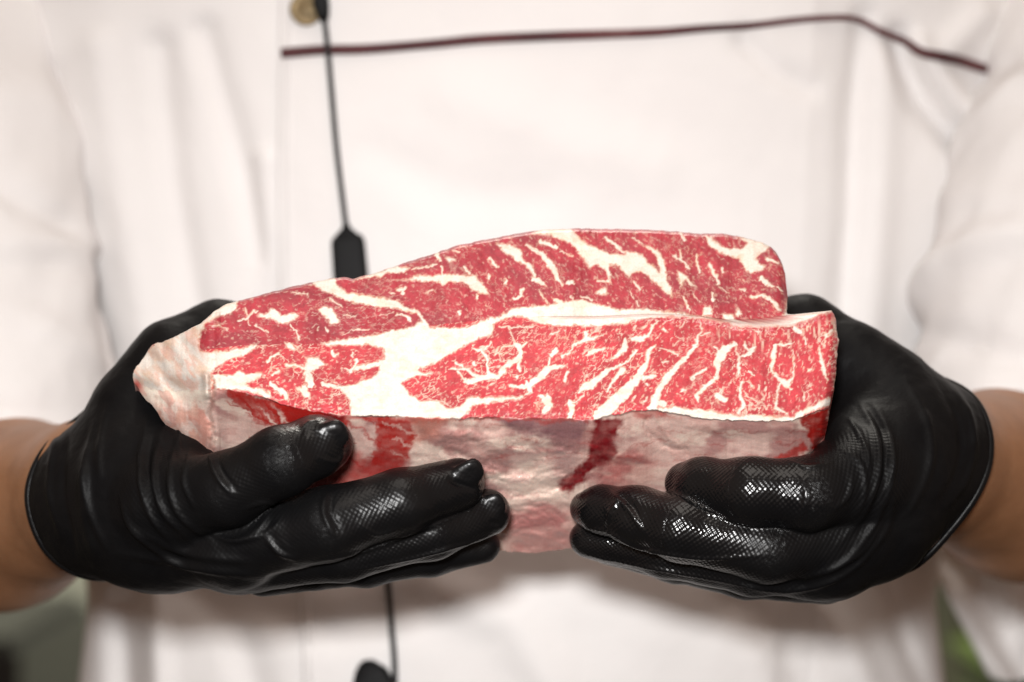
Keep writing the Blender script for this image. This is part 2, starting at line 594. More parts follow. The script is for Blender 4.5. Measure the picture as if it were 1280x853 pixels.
STROKES = [
    ('A', [(725, 330), (770, 310), (800, 300), (830, 270), (860, 262)], 12), ('A', [(780, 240), (790, 275), (800, 320), (815, 355)], 10),
    ('A', [(1080, 360), (1120, 390), (1140, 430), (1140, 460)], 12), ('A', [(850, 360), (930, 400)], 10), ('A', [(560, 360), (620, 355), (670, 385)], 7),
    ('A', [(930, 600), (960, 560), (1010, 545)], 22), ('A', [(1200, 680), (1220, 750)], 50), ('A', [(950, 755), (1000, 790), (1050, 810), (1060, 840)], 35),
    ('A', [(970, 685), (1010, 665)], 20), ('A', [(1100, 140), (1190, 155)], 9),
    ('B', [(190, 530), (200, 560), (230, 555)], 22), ('B', [(325, 530), (320, 560)], 12), ('B', [(340, 590), (345, 620), (310, 660), (270, 650)], [30, 20, 20, 8]),
    ('B', [(40, 690), (50, 750)], 40), ('B', [(130, 755), (200, 770), (230, 775)], 25), ('B', [(0, 770), (20, 820)], 40),
    ('B', [(620, 280), (690, 300), (710, 325)], [10, 24, 18]), ('B', [(320, 385), (440, 375)], 8), ('B', [(170, 185), (250, 230)], 10), ('B', [(260, 290), (350, 295)], 7),
    ('B', [(100, 370), (95, 395)], 8), ('B', [(150, 370), (165, 400)], 14), ('B', [(500, 290), (600, 270)], 5), ('B', [(260, 420), (330, 380)], 5),
    ('C', [(400, 305), (480, 290), (560, 270)], 10), ('C', [(565, 205), (590, 240)], 22), ('C', [(600, 290), (615, 350)], 14), ('C', [(740, 285), (780, 330)], 14),
    ('C', [(920, 240), (970, 285)], 22), ('C', [(1220, 370), (1270, 395)], 28), ('C', [(1170, 150), (1260, 210), (1280, 230)], 14),
    ('C', [(1020, 380), (1022, 390)], 28), ('C', [(910, 345), (912, 360)], 20), ('C', [(715, 595), (717, 606)], 22), ('C', [(835, 485), (836, 496)], 22),
    ('C', [(1130, 440), (1130, 480), (1080, 500)], 20), ('C', [(310, 440), (350, 430), (340, 470)], 18), ('C', [(260, 470), (290, 465)], 12), ('C', [(660, 180), (720, 190)], 10),
    ('D', [(80, 110), (190, 155)], 26), ('D', [(0, 145), (80, 185), (120, 230), (160, 290), (190, 350), (225, 415)], [8, 20, 38, 42, 26, 6]), ('D', [(0, 270), (45, 345)], 22),
    ('D', [(30, 365), (80, 390), (130, 415)], [30, 28, 6]), ('D', [(470, 375), (540, 380)], 14), ('D', [(265, 390), (300, 390)], 30), ('D', [(700, 380), (750, 440)], 18),
    ('D', [(75, 445), (130, 520)], 10), ('D', [(520, 95), (600, 160), (640, 180)], [18, 24, 10]), ('D', [(690, 90), (770, 130)], 10), ('D', [(970, 210), (1020, 240), (1080, 310)], 14),
    ('D', [(1010, 180), (1025, 230)], 14), ('D', [(1040, 490), (1070, 580)], 14), ('D', [(1120, 210), (1140, 330)], 16), ('D', [(1210, 280), (1270, 400)], 16),
    ('D', [(1230, 470), (1240, 510)], 22), ('D', [(1015, 65), (1050, 110)], 18), ('D', [(350, 495), (400, 490), (430, 510)], 12), ('D', [(180, 510), (220, 530)], 28),
    ('D', [(290, 480), (300, 520)], 12), ('D', [(715, 510), (735, 550)], 12), ('D', [(680, 455), (705, 490)], 8), ('D', [(1100, 470), (1135, 520)], 9), ('D', [(220, 190), (300, 215)], 9),
    ('E', [(700, 365), (750, 400), (800, 420)], [28, 34, 10]), ('E', [(640, 485), (700, 475), (760, 500), (800, 540), (840, 580)], [22, 20, 18, 24, 12]), ('E', [(740, 240), (820, 265)], 18),
    ('E', [(355, 270), (400, 350), (430, 410)], [12, 18, 8]), ('E', [(430, 430), (490, 460)], 8), ('E', [(440, 305), (442, 320)], 24), ('E', [(820, 420), (845, 450)], 12), ('E', [(560, 430), (600, 440)], 12),
    ('F', [(430, 385), (500, 380), (540, 380), (600, 410), (640, 440), (700, 430), (760, 425), (810, 370), (860, 330), (910, 290), (905, 230), (870, 215)], [10, 16, 20, 28, 46, 36, 40, 36, 36, 40, 36, 18]),
    ('F', [(560, 465), (640, 450)], 36), ('F', [(480, 340), (515, 350), (525, 380)], 14), ('F', [(490, 400), (515, 440), (560, 470)], 16),
    ('F', [(590, 245), (650, 260), (680, 300), (695, 360), (705, 420)], [10, 22, 18, 20, 30]), ('F', [(670, 255), (690, 235), (715, 210)], 13), ('F', [(740, 280), (800, 240), (870, 225)], 10),
    ('F', [(830, 110), (855, 160), (865, 210)], 10), ('F', [(770, 95), (840, 105), (1000, 100)], 11), ('F', [(920, 240), (950, 205)], 16), ('F', [(895, 290), (905, 390)], 24),
    ('F', [(840, 495), (900, 500), (980, 490), (1010, 460), (1050, 420), (1090, 380), (1210, 365)], [18, 24, 38, 46, 62, 46, 8]), ('F', [(1100, 310), (1100, 370)], 18), ('F', [(1120, 290), (1150, 260)], 32),
    ('F', [(950, 480), (980, 525)], 28), ('F', [(940, 550), (970, 540)], 12), ('F', [(1185, 305), (1240, 265), (1280, 215)], 13), ('F', [(1110, 150), (1170, 130)], 11),
    ('F', [(1090, 560), (1100, 620), (1070, 660)], [30, 56, 38]), ('F', [(1030, 565), (1090, 575)], 20), ('F', [(880, 430), (885, 440)], 18), ('F', [(600, 335), (602, 350)], 20), ('F', [(600, 375), (640, 390)], 10),
    ('F', [(50, 505), (110, 510), (140, 545)], [30, 20, 12]), ('F', [(280, 570), (420, 610)], 6),
    ('G', [(120, 300), (190, 250), (230, 210), (280, 180), (330, 180), (400, 150)], [8, 14, 18, 34, 18, 9]), ('G', [(280, 140), (275, 180)], 28), ('G', [(280, 285), (330, 265), (410, 240)], [10, 38, 8]),
    ('G', [(60, 285), (80, 255)], 28), ('G', [(440, 330), (490, 290), (540, 240), (540, 180)], [8, 28, 42, 13]), ('G', [(590, 185), (640, 175), (690, 165), (730, 100), (765, 65)], [22, 34, 24, 16, 10]),
    ('G', [(610, 260), (560, 320), (490, 370)], [28, 14, 18]), ('G', [(235, 535), (300, 490), (370, 440), (440, 380), (490, 360)], [14, 66, 48, 24, 10]), ('G', [(520, 390), (470, 450), (420, 530)], [46, 22, 16]),
    ('G', [(745, 215), (700, 270), (685, 340), (640, 420), (570, 500), (480, 590), (380, 690)], [8, 38, 24, 46, 70, 84, 105]), ('G', [(660, 440), (740, 425)], 24),
    ('G', [(1045, 75), (1050, 130), (1000, 230), (950, 300), (900, 340), (860, 400), (800, 460), (750, 560), (720, 640)], [9, 12, 26, 34, 38, 40, 42, 42, 75]),
    ('G', [(890, 285), (850, 260), (770, 240)], [14, 12, 8]), ('G', [(1050, 155), (1100, 145)], 10), ('G', [(740, 600), (800, 610)], 40), ('G', [(1140, 235), (1170, 260)], 14),
    ('G', [(1270, 215), (1210, 250), (1150, 330), (1165, 380), (1150, 440), (1090, 490), (1020, 560), (1030, 600)], [28, 66, 50, 34, 33, 33, 33, 14]),
    ('G', [(1150, 560), (1220, 580)], 28), ('G', [(1180, 500), (1190, 560)], 10), ('G', [(985, 440), (1060, 390)], 17), ('G', [(910, 530), (940, 510)], 15), ('G', [(690, 480), (690, 490)], 20),
    ('G', [(690, 575), (660, 600)], 11), ('G', [(140, 465), (160, 410)], 24), ('G', [(0, 590), (50, 620), (0, 660)], 38), ('G', [(170, 600), (190, 660), (175, 700)], 34), ('G', [(190, 610), (260, 560)], 12),
    ('G', [(790, 340), (830, 330)], 12), ('G', [(915, 100), (930, 70)], 9), ('G', [(800, 115), (815, 130)], 18),
    ('H', [(420, 225), (440, 300), (450, 390), (450, 420)], [8, 12, 28, 14]), ('H', [(480, 220), (510, 260)], 20), ('H', [(560, 235), (520, 275), (450, 300)], [15, 34, 13]),
    ('H', [(690, 225), (670, 300), (670, 380), (720, 460), (770, 485), (805, 440), (815, 340), (810, 260)], [28, 34, 20, 28, 48, 17, 11, 9]), ('H', [(690, 220), (790, 215)], 17), ('H', [(760, 480), (790, 520)], 14),
    ('H', [(715, 480), (695, 560), (690, 640), (770, 680)], [20, 14, 25, 12]), ('H', [(1070, 125), (1020, 160)], 15), ('H', [(985, 240), (1000, 320), (1020, 400), (1030, 450)], [11, 26, 28, 10]),
    ('H', [(885, 170), (890, 220)], 12), ('H', [(915, 385), (922, 385)], 24), ('H', [(890, 540), (880, 590)], 11), ('H', [(460, 470), (460, 560), (470, 640), (440, 670)], [14, 24, 28, 28]),
    ('H', [(310, 560), (350, 580)], 38), ('H', [(320, 510), (320, 560)], 13), ('H', [(520, 400), (545, 420)], 13), ('H', [(500, 470), (545, 500)], 9), ('H', [(820, 110), (860, 130)], 32), ('H', [(900, 100), (900, 130)], 13),
    ('H', [(145, 440), (220, 380)], 15), ('H', [(60, 530), (100, 515)], 13), ('H', [(1090, 110), (1114, 200), (1100, 400), (1084, 520)], 13),
]

# outline curves (design pixels)
TOPC = np.array([(165, 463), (190, 434), (216, 421), (231, 412), (245, 405), (252, 400), (259, 396), (272, 387), (284, 380), (297, 376.6), (329, 368), (359, 360), (391, 353), (417, 348), (429, 346.5), (442, 349), (455, 345), (468, 342), (492, 333.4), (524, 323), (552, 314), (571, 307), (609, 299.7), (637, 294), (665, 289.4), (679, 287.5), (716, 285.6), (772, 286.6), (829, 288.4), (876, 292.5), (904, 292), (923, 296), (940, 299.7), (955, 304), (964, 309), (970, 315), (979, 331), (983, 351), (984, 372), (985, 376)])
EDGEC = np.array([(165, 470), (180, 484), (205, 490), (235, 487), (262, 488), (270, 486), (300, 489), (330, 496), (351, 505), (382, 512), (434, 519), (482, 520), (574, 523), (610, 521.6), (688, 523), (739, 523.5), (760, 520), (789, 514), (822, 512), (854, 519), (886, 524), (934, 526), (990, 526), (1000, 521), (1035, 510), (1048, 506)])
BOTC = np.array([(165, 474), (176, 490.6), (191, 510), (209, 533), (235, 556), (263, 569), (320, 600), (400, 638), (500, 668), (580, 684), (640, 690), (670, 691), (710, 686), (760, 668), (830, 640), (900, 612), (960, 592), (1006, 578), (1048, 572)])
SPLITC = np.array([(165, 466), (240, 440), (300, 432), (400, 430), (530, 408), (620, 399), (680, 396), (745, 396), (811, 393), (850, 394), (876, 396), (904, 402), (932, 406), (951, 407), (989, 405), (1009, 399), (1022, 393), (1041, 388)])


def curve(c, x, jag=0.0, seed=0.0):
    y = np.interp(x, c[:, 0], c[:, 1])
    if jag:
        y = y + jag * (fbm2(x / 7 + seed, x * 0 + seed, 3) - 0.5)
    return y


NU = 860
u = np.linspace(0, 1, NU)
NA, NB, NS = 120, 150, 100         # rows: top muscle, lower muscle, side face
xl = 165 + u * (990 - 165)         # reference abscissa
TH = math.tan(math.radians(27))


def stretch(x_end):
    """abscissae of one row: identical left of 800, stretched right of it to end at x_end"""
    return np.where(xl < 800, xl, 800 + (xl - 800) * (x_end - 800) / 190.0)


rows = []
top_x = stretch(985.0); ledge_x = stretch(991.5); low_x = stretch(1042.0)
for i in range(NA):
    t = i / (NA - 1)
    xs = stretch(984 + 7.5 * sstep(0.9, 1.0, t))
    yt = curve(TOPC, np.minimum(xs, 984.5), 1.6, 1.0)
    yb = curve(SPLITC, xs) - 11 * sstep(860, 990, xs) + 0 * xs
    rows.append((xs, yt + t * (yb - yt), np.full(NU, 0), np.full(NU, t)))
for i in range(NB):
    t = i / (NB - 1)
    xe = np.interp(t, [0, 0.1, 0.3, 0.55, 0.8, 1.0], [1040, 1045, 1048, 1046, 1042.5, 1037])
    xs = stretch(xe)
    yt = curve(SPLITC, np.minimum(xs, 1041))
    yb = curve(EDGEC, xs, 4.0, 5.0)
    rows.append((xs, yt + (yb - yt) * t, np.full(NU, 1), np.full(NU, t)))
for i in range(1, NS):
    t = i / (NS - 1)
    xs = stretch(np.interp(t, [0, 0.5, 0.8, 1.0], [1037, 1031, 1020, 1006]))
    yt = curve(EDGEC, xs, 4.0, 5.0); yb = curve(BOTC, xs, 2.0, 9.0)
    rows.append((xs, yt + (yb - yt) * t, np.full(NU, 2), np.full(NU, t)))
PX = np.array([r[0] for r in rows]); PY = np.array([r[1] for r in rows])
SEG = np.array([r[2] for r in rows]); TT = np.array([r[3] for r in rows])
NR = len(rows)
PX = PX + (9 * (fbm2(PY / 13, PX * 0 + 8, 3) - 0.5) * (1 - sstep(0.0, 0.05, u))[None, :])
PY = PY + (9 * (fbm2(PX / 16 + 2, PX * 0 + 5, 3) - 0.5)) * sstep(285, 250, PX) * np.where(SEG == 2, TT, np.where(SEG == 0, 1 - TT, 0))
PX = PX + 1.5 * (fbm2(PY / 6, PX * 0 + 3, 3) - 0.5) * sstep(0.97, 1.0, u)[None, :] * 2

EY = curve(EDGEC, PX, 4.0, 5.0)
dd = PY - EY
endw = sstep(285, 255, PX)
soft = np.sqrt(dd ** 2 + (endw * 24) ** 2) - endw * 24
dpt = np.where(SEG < 2, soft * K * TH, soft * K * 1.25)
# round the front edge a little
ed = np.abs(PY - EY)
dpt = dpt + 0.0004 * np.exp(-(ed / 5.0) ** 2)
# upper block sits back to the right of the seam
dpt = dpt + np.where(SEG == 0, 1.0, 0.0) * 0.0045 * sstep(640, 800, PX)
# groove along the seam line
gro = np.abs(PY - curve(SPLITC, PX))
# left fat end falls away
dpt = dpt + 0.030 * np.clip((268 - PX) / 103, 0, 1) ** 1.4 + 0.003 * sstep(272, 256, PX) * sstep(466, 486, PY)
# right end rounding, top rounding
endx = PX[:, -1:]
dpt = dpt + 0.006 * np.clip(1 - (endx - PX) / 14.0, 0, 1) ** 2.2
ty = np.where(SEG == 0, TT, 1.0)
dpt = dpt + 0.004 * np.clip(1 - ty / 0.045, 0, 1) ** 2


def fatmask(x, y):
    wx = x + 5.0 * (fbm2(x / 9, y / 9, 3) - 0.5) + 2.2 * (noise2(x / 2.6 + 40, y / 2.6) - 0.5)
    wy = y + 5.0 * (fbm2(x / 9 + 50, y / 9 + 20, 3) - 0.5) + 2.2 * (noise2(x / 2.6, y / 2.6 + 70) - 0.5)
    m = np.zeros(x.shape)
    offs = [(-0.7, -0.4), (0.4, -0.7), (0.7, 0.4), (-0.4, 0.7), (1.3, -1.0), (-1.3, 1.0), (1.0, 1.3), (-1.0, -1.3)]
    for pl in POLYS:
        s = 0
        for ox, oy in offs:
            s = s + in_poly(wx + ox, wy + oy, pl)
        m = np.maximum(m, s / 8.0)
    for t, pts, wdt in STROKES:
        p = np.array(tl(t, pts))
        if len(p) == 1:
            p = np.vstack([p, p + 0.1])
        wd = np.asarray(wdt, float) * 0.1875
        mw = float(np.max(wd)) + 4
        k = (x > p[:, 0].min() - mw) & (x < p[:, 0].max() + mw) & (y > p[:, 1].min() - mw) & (y < p[:, 1].max() + mw)
        if not k.any():
            continue
        d = poly_dist(wx[k], wy[k], p, wd if wd.ndim else float(wd))
        m[k] = np.maximum(m[k], (1 - sstep(-1.3, 1.2, d)) * np.clip(0.70 + 0.22 * np.max(wd), 0, 1))
    return m


def oriented(x, y, ang, sa, sc, off):
    c, s = math.cos(math.radians(ang)), math.sin(math.radians(ang))
    a = x * c - y * s; b = x * s + y * c
    return a / sa + off, b / sc + off * 1.7


def marble(x, y, upper):
    """fine intramuscular marbling, 0..1"""
    wx = x + 9 * (fbm2(x / 16 + 3, y / 16, 2) - 0.5); wy = y + 9 * (fbm2(x / 16, y / 16 + 31, 2) - 0.5)
    if upper:
        sets = [(-14, 0, 500, 60), (-48, 500, 800, 60), (-62, 800, 1100, 60)]
    else:
        sets = [(12, 0, 480, 40), (30, 480, 680, 60), (50, 680, 860, 60), (78, 860, 1100, 60)]
    out = 0; wt = 0
    for q, (ang, x0, x1, ft) in enumerate(sets):
        w = sstep(x0 - ft, x0 + ft, x) * (1 - sstep(x1 - ft, x1 + ft, x)) + 1e-5
        a, b = oriented(wx, wy, ang, 20.0, 6.5, 13.7 * q)
        v1 = 1 - np.abs(2 * fbm2(a, b, 2) - 1) * 2
        a, b = oriented(wx, wy, ang, 7.0, 3.2, 5.1 * q + 90)
        v2 = fbm2(a, b, 2)
        out = out + w * (v1 * 0.55 + 0.0) + 0 * v2
        out = out + w * (v2 - 0.5) * 1.0
        wt = wt + w
    return out / wt


fx = PX.ravel(); fy = PY.ravel(); fs = SEG.ravel()
front = fs < 2
M = np.zeros(fx.shape)
M[front] = fatmask(fx[front], fy[front])
split = curve(SPLITC, fx)
up = front & (fy < split)
lo = front & ~up
mv = np.zeros(fx.shape)
mv[up] = marble(fx[up], fy[up], True)
mv[lo] = marble(fx[lo], fy[lo], False)
amt = fbm2(fx / 45 + 8, fy / 45, 3)
fine_u = sstep(0.72, 0.98, mv + 0.45 * (amt - 0.5)) * 0.55
fine_l = sstep(0.60, 0.86, mv + 0.40 * (amt - 0.5)) * 0.80
lower_left = lo & (fx < 490)
fine = np.where(up, fine_u, fine_l)
fine = np.where(lower_left, fine * 0.55, fine)
# lobules: thin pale septa between bundles of fibre, running with the grain
dwx = fx + 11 * (fbm2(fx / 11 + 4, fy / 11, 4) - 0.5) + 5 * (fbm2(fx / 3.5, fy / 3.5 + 21, 2) - 0.5)
dwy = fy + 11 * (fbm2(fx / 11, fy / 11 + 8, 4) - 0.5) + 5 * (fbm2(fx / 3.5 + 13, fy / 3.5, 2) - 0.5)
swx = fx + 7 * (fbm2(fx / 5 + 60, fy / 5, 3) - 0.5); swy = fy + 7 * (fbm2(fx / 5, fy / 5 + 44, 3) - 0.5)
lw = fbm2(fx / 8 + 77, fy / 8, 2)
lob = np.zeros(fx.shape); dots = np.zeros(fx.shape); cellv = np.full(fx.shape, 0.5); wsum = np.zeros(fx.shape)
for q, (upq, ang, x0, x1, sa, sc2) in enumerate([(1, -10, 0, 540, 17, 7), (1, -52, 540, 1100, 15, 5.5), (0, 15, 0, 480, 13, 8), (0, 32, 480, 690, 14, 7.5), (0, 54, 690, 880, 14, 7), (0, 80, 880, 1100, 13, 7.5)]):
    w = sstep(x0 - 40, x0 + 40, fx) * (1 - sstep(x1 - 40, x1 + 40, fx)) * (up if upq else lo)
    a_, b_ = oriented(dwx, dwy, ang, sa, sc2, 7.3 * q)
    f1, f2, ic = worley(a_, b_)
    pres = sstep(0.46, 0.66, fbm2(a_ * 0.55 + 3, b_ * 0.55, 2))
    lob += w * sstep(0.24 * lw + 0.05, 0.0, f2 - f1) * pres * (0.30 if upq else 0.78)
    cellv = cellv * (1 - w) + w * ic
    a_, b_ = oriented(swx, swy, ang + 8, 6.5, 3.2, 3.1 * q)
    f1, f2, ic = worley(a_, b_)
    dots += w * sstep(0.50, 0.10, f1) * sstep(0.45, 0.95, ic) * (0.42 if upq else 0.60)
fine = np.maximum(fine, lob)
# short comb of fat threads under the seam at the right
comb = sstep(0.60, 0.78, noise2(fx / 3.2, fy / 16 + 4)) * np.exp(-((fy - split - 20) / 11) ** 2) * sstep(860, 920, fx) * 0.7
F = np.maximum(M, np.where(front, np.maximum(np.maximum(fine, comb), dots), 0))

LEAN_U = np.array([0.40, 0.042, 0.056]); LEAN_L = np.array([0.50, 0.050, 0.062])
FAT = np.array([0.77, 0.712, 0.645])
n1 = fbm2(fx / 26, fy / 26, 4)[:, None]; n2 = noise2(fx / 1.7, fy / 1.7)[:, None]
lean = np.where(up[:, None], LEAN_U, LEAN_L) * (0.80 + 0.40 * n1) * (0.91 + 0.18 * n2)
lean = lean * (0.88 + 0.24 * cellv)[:, None]
brown = sstep(0.45, 0.7, fbm2(fx / 60 + 70, fy / 40, 3))[:, None] * up[:, None]
lean = lean * (1 - brown * np.array([0.16, 0.0, 0.0]))
fatc = np.where((up & (fy < 384))[:, None], np.array([0.77, 0.685, 0.60]), FAT) * (0.93 + 0.12 * n1)
fatc = fatc * (1 - 0.10 * sstep(0.5, 0.75, fbm2(fx / 9 + 3, fy / 5, 3))[:, None] * np.array([0.5, 1, 1.3]))
warm = fbm2(fx / 14 + 20, fy / 10, 3)
fatc = fatc * (1 - sstep(0.55, 0.8, warm)[:, None] * np.array([0.0, 0.05, 0.12]))
mid = (4 * F * (1 - F))[:, None]
colr = lean * (1 - F[:, None]) + fatc * F[:, None]
colr = colr * (1 - mid * np.array([0.0, 0.10, 0.22]))
# fatty left end: yellowish and pinkish connective tissue
fe = in_poly(fx, fy, FATEND) & (fs < 2)
ftone = sstep(0.48, 0.68, fbm2((fx * 0.75 - fy * 0.65) / 11 + 5, (fx * 0.65 + fy * 0.75) / 30 + 2, 3))[:, None] * sstep(300, 240, fx)[:, None]
colr = np.where(fe[:, None], colr * (1 - ftone * np.array([0.02, 0.17, 0.24])), colr)
pq = (sstep(0.52, 0.68, fbm2((fx * 0.8 - fy * 0.6) / 9 + 51, (fx * 0.6 + fy * 0.8) / 24, 3)) * fe * sstep(285, 235, fx) * 0.5)[:, None]
colr = colr * (1 - pq) + np.array([0.78, 0.40, 0.30]) * pq
# pale bloom line along the seam lip
lip = np.exp(-((fy - split - 1.5) / 1.6) ** 2) * sstep(680, 720, fx) * front
colr = colr * (1 - 0.45 * lip[:, None]) + np.array([0.60, 0.26, 0.24]) * 0.45 * lip[:, None]
# ---- side face: pale silverskin with red windows
side = fs == 2
sx, sy = fx[side], fy[side]
wx = sx + 16 * (fbm2(sx / 20, sy / 14, 4) - 0.5) + 6 * (fbm2(sx / 6, sy / 4, 3) - 0.5); wy = sy + 14 * (fbm2(sx / 20 + 9, sy / 14 + 4, 4) - 0.5) + 5 * (fbm2(sx / 4, sy / 6, 3) - 0.5)
pale = np.array([0.72, 0.49, 0.425]); grey = np.array([0.46, 0.25, 0.225])
g = fbm2(sx / 55, sy / 24, 4)
g2 = sstep(0.40, 0.62, g)[:, None]
sc_ = pale * (1 - g2) + grey * g2
g3 = sstep(0.50, 0.66, fbm2(sx / 48 + 11, sy / 22 + 5, 4))[:, None]
sc_ = sc_ * (1 - 0.85 * g3) + np.array([0.82, 0.64, 0.54]) * 0.85 * g3
g4 = sstep(0.55, 0.70, fbm2(sx / 18 + 31, sy / 10 + 15, 4))[:, None]
sc_ = sc_ * (1 - 0.3 * g4) + np.array([0.50, 0.22, 0.19]) * 0.3 * g4
red = np.array([0.40, 0.018, 0.014]); dred = np.array([0.16, 0.009, 0.012]); mauve = np.array([0.24, 0.11, 0.12])


def blot(pts, soft, colr_, amt_, cur):
    p = np.array(pts + [pts[0]], float)
    d = poly_dist(wx, wy, p)
    ins = in_poly(wx, wy, pts)
    w_ = np.clip(sstep(soft, -soft, np.where(ins, -d, d)) * amt_ * (0.80 + 0.4 * fbm2(sx / 12 + 17, sy / 7, 3)), 0, 1)
    return cur * (1 - w_[:, None]) + colr_ * w_[:, None]


sc_ = blot([(335, 494), (438, 518), (440, 532), (404, 552), (372, 546), (348, 518)], 4, red * 1.15, 0.98, sc_)
sc_ = blot([(372, 506), (434, 518), (430, 526), (395, 524)], 3, dred, 0.8, sc_)
sc_ = blot([(438, 519), (600, 521), (590, 526), (520, 530), (440, 525)], 2, red * 1.3, 0.6, sc_)
sc_ = blot([(270, 486), (335, 498), (345, 515), (300, 502)], 5, red, 0.5, sc_)
for q in range(16):
    x0 = 282 + q * 7.5; y0 = 489 + q * 1.8
    d = poly_dist(wx, wy, [(x0, y0), (x0 + 22 + (q * 7) % 13, y0 + 22 + (q * 5) % 16), (x0 + 44, y0 + 40)], [6, 4, 0.5])
    w_ = sstep(1.5, -1, d) * 0.8
    sc_ = sc_ * (1 - w_[:, None]) + red * w_[:, None]
sc_ = blot([(476, 520), (516, 527), (515, 575), (463, 580), (472, 548)], 3, red, 0.9, sc_)
for q in range(7):
    x0 = 484 + (q * 11) % 26; y0 = 528 + q * 6.5
    d = poly_dist(wx, wy, [(x0, y0), (x0 + 9, y0 + 3 + q % 3), (x0 + 15, y0 + 8)], [1.5, 2.6, 0.6])
    w_ = sstep(1.2, -0.6, d) * 0.5
    sc_ = sc_ * (1 - w_[:, None]) + pale * w_[:, None]
sc_ = blot([(380, 610), (440, 568), (515, 572), (500, 600), (420, 640)], 7, red, 0.8, sc_)
for q in range(26):
    x0 = 285 + (q * 37) % 190; y0 = 502 + (q * 23) % 70
    d = poly_dist(wx, wy, [(x0, y0), (x0 + 10, y0 + 7 + q % 4), (x0 + 24, y0 + 13 + q % 7)], [1.0, 3.4, 0.5])
    w_ = sstep(1.5, -1, d) * 0.65
    sc_ = sc_ * (1 - w_[:, None]) + red * w_[:, None]
for q in range(22):
    x0 = 600 + (q * 53) % 410; y0 = 534 + (q * 17) % 50
    d = poly_dist(wx, wy, [(x0, y0), (x0 + 14, y0 + 1), (x0 + 30, y0 + 3 - q % 5)], [0.6, 2.4, 0.4])
    w_ = sstep(1.6, -1, d) * 0.40
    sc_ = sc_ * (1 - w_[:, None]) + red * 0.8 * w_[:, None]
sc_ = blot([(760, 566), (810, 560), (830, 600), (780, 625), (740, 612)], 12, red, 0.35, sc_)
sc_ = blot([(515, 520), (570, 524), (545, 545), (516, 560)], 8, np.array([0.55, 0.20, 0.14]), 0.6, sc_)
sc_ = blot([(608, 522), (735, 524), (722, 552), (660, 546), (625, 534)], 7, mauve, 0.85, sc_)
sc_ = blot([(690, 548), (726, 550), (722, 600), (690, 598)], 12, mauve, 0.45, sc_)
sc_ = blot([(744, 520), (780, 522), (768, 552), (776, 566), (738, 596), (712, 616), (700, 606), (736, 575), (744, 548)], 4, dred * 1.25, 0.92, sc_)
sc_ = blot([(780, 512), (822, 511), (850, 519), (800, 522)], 3, red, 0.55, sc_)
sc_ = blot([(998, 520), (1040, 508), (1036, 546), (1016, 568), (1009, 538)], 3, red * 0.9, 0.95, sc_)
sc_ = blot([(966, 574), (1004, 554), (1010, 566), (975, 580)], 3, red, 0.85, sc_)
sc_ = blot([(640, 640), (720, 630), (720, 700), (630, 700)], 16, np.array([0.46, 0.16, 0.15]), 0.6, sc_)
sc_ = blot([(575, 522), (735, 522), (735, 528), (575, 527)], 2, red, 0.55, sc_)
fend = sstep(272, 258, sx)[:, None]
endc = np.array([0.74, 0.55, 0.48]) * (1 - 0.6 * sstep(0.45, 0.65, fbm2(sx / 9, sy / 13 + 8, 3))[:, None] * np.array([0.15, 0.5, 0.6]))
fatq = FAT * 1.08 * np.array([1, 0.96, 0.9])
endc = fatq + (endc - fatq) * sstep(4, 34, sy - np.interp(sx, EDGEC[:, 0], EDGEC[:, 1]) + 26 * (fbm2(sx / 12, sy / 20, 3) - 0.5))[:, None]
sc_ = sc_ * (1 - fend) + endc * fend
not_ = (np.exp(-((sx - 264 - 10 * (fbm2(sy / 14, sy * 0 + 2, 3) - 0.5)) / 2.4) ** 2) * sstep(545, 500, sy) * 0.5)[:, None]
sc_ = sc_ * (1 - not_) + np.array([0.25, 0.06, 0.04]) * not_
# fibrous streaks in the membrane
fib = noise2(sx / 16, sy / 1.8)[:, None]
fib2 = fbm2((sx + 0.5 * sy) / 30, (sy - 0.2 * sx) / 3.0, 3)[:, None]
sc_ = sc_ * (0.86 + 0.06 * fib + 0.22 * fib2)
pq = sstep(0.50, 0.66, fbm2((sx * 0.8 - sy * 0.6) / 10 + 41, (sx * 0.6 + sy * 0.8) / 26, 3))[:, None] * fend * 0.55
sc_ = sc_ * (1 - pq) + np.array([0.62, 0.27, 0.22]) * pq
tipr = np.exp(-(((sx - 171) / 7) ** 2 + ((sy - 482) / 8) ** 2))[:, None] * 0.8
sc_ = sc_ * (1 - tipr) + red * 1.3 * tipr
colr[side] = sc_
wet_m = np.where(side, 0.95, 0.25 + 0.25 * (1 - F))
wet_m = np.where(fx < 262, 0.75, wet_m)

# relief
rel = np.zeros(fx.shape)
rel[front] = -0.00022 * M[front] - 0.00022 * (noise2(fx[front] / 3.0, fy[front] / 3.0) - 0.5) - 0.0008 * (fbm2(fx[front] / 40, fy[front] / 40, 3) - 0.5)
wr = fbm2((sx + 18 * fbm2(sx / 25, sy / 25, 2)) / 22, (sy + 26 * fbm2(sx / 30 + 4, sy / 30, 2)) / 8, 4)
wr_r = 1 - np.abs(2 * wr - 1) * 2.0
cen = np.exp(-((sx - 650) / 110) ** 2) * sstep(525, 560, sy)
rel[side] = -0.0012 * (wr - 0.5) * (0.10 + 1.1 * cen) - 0.0005 * np.clip(wr_r, 0, 1) ** 2 * (0.08 + cen) - 0.005 * (fbm2(sx / 60, sy / 50, 2) - 0.5)
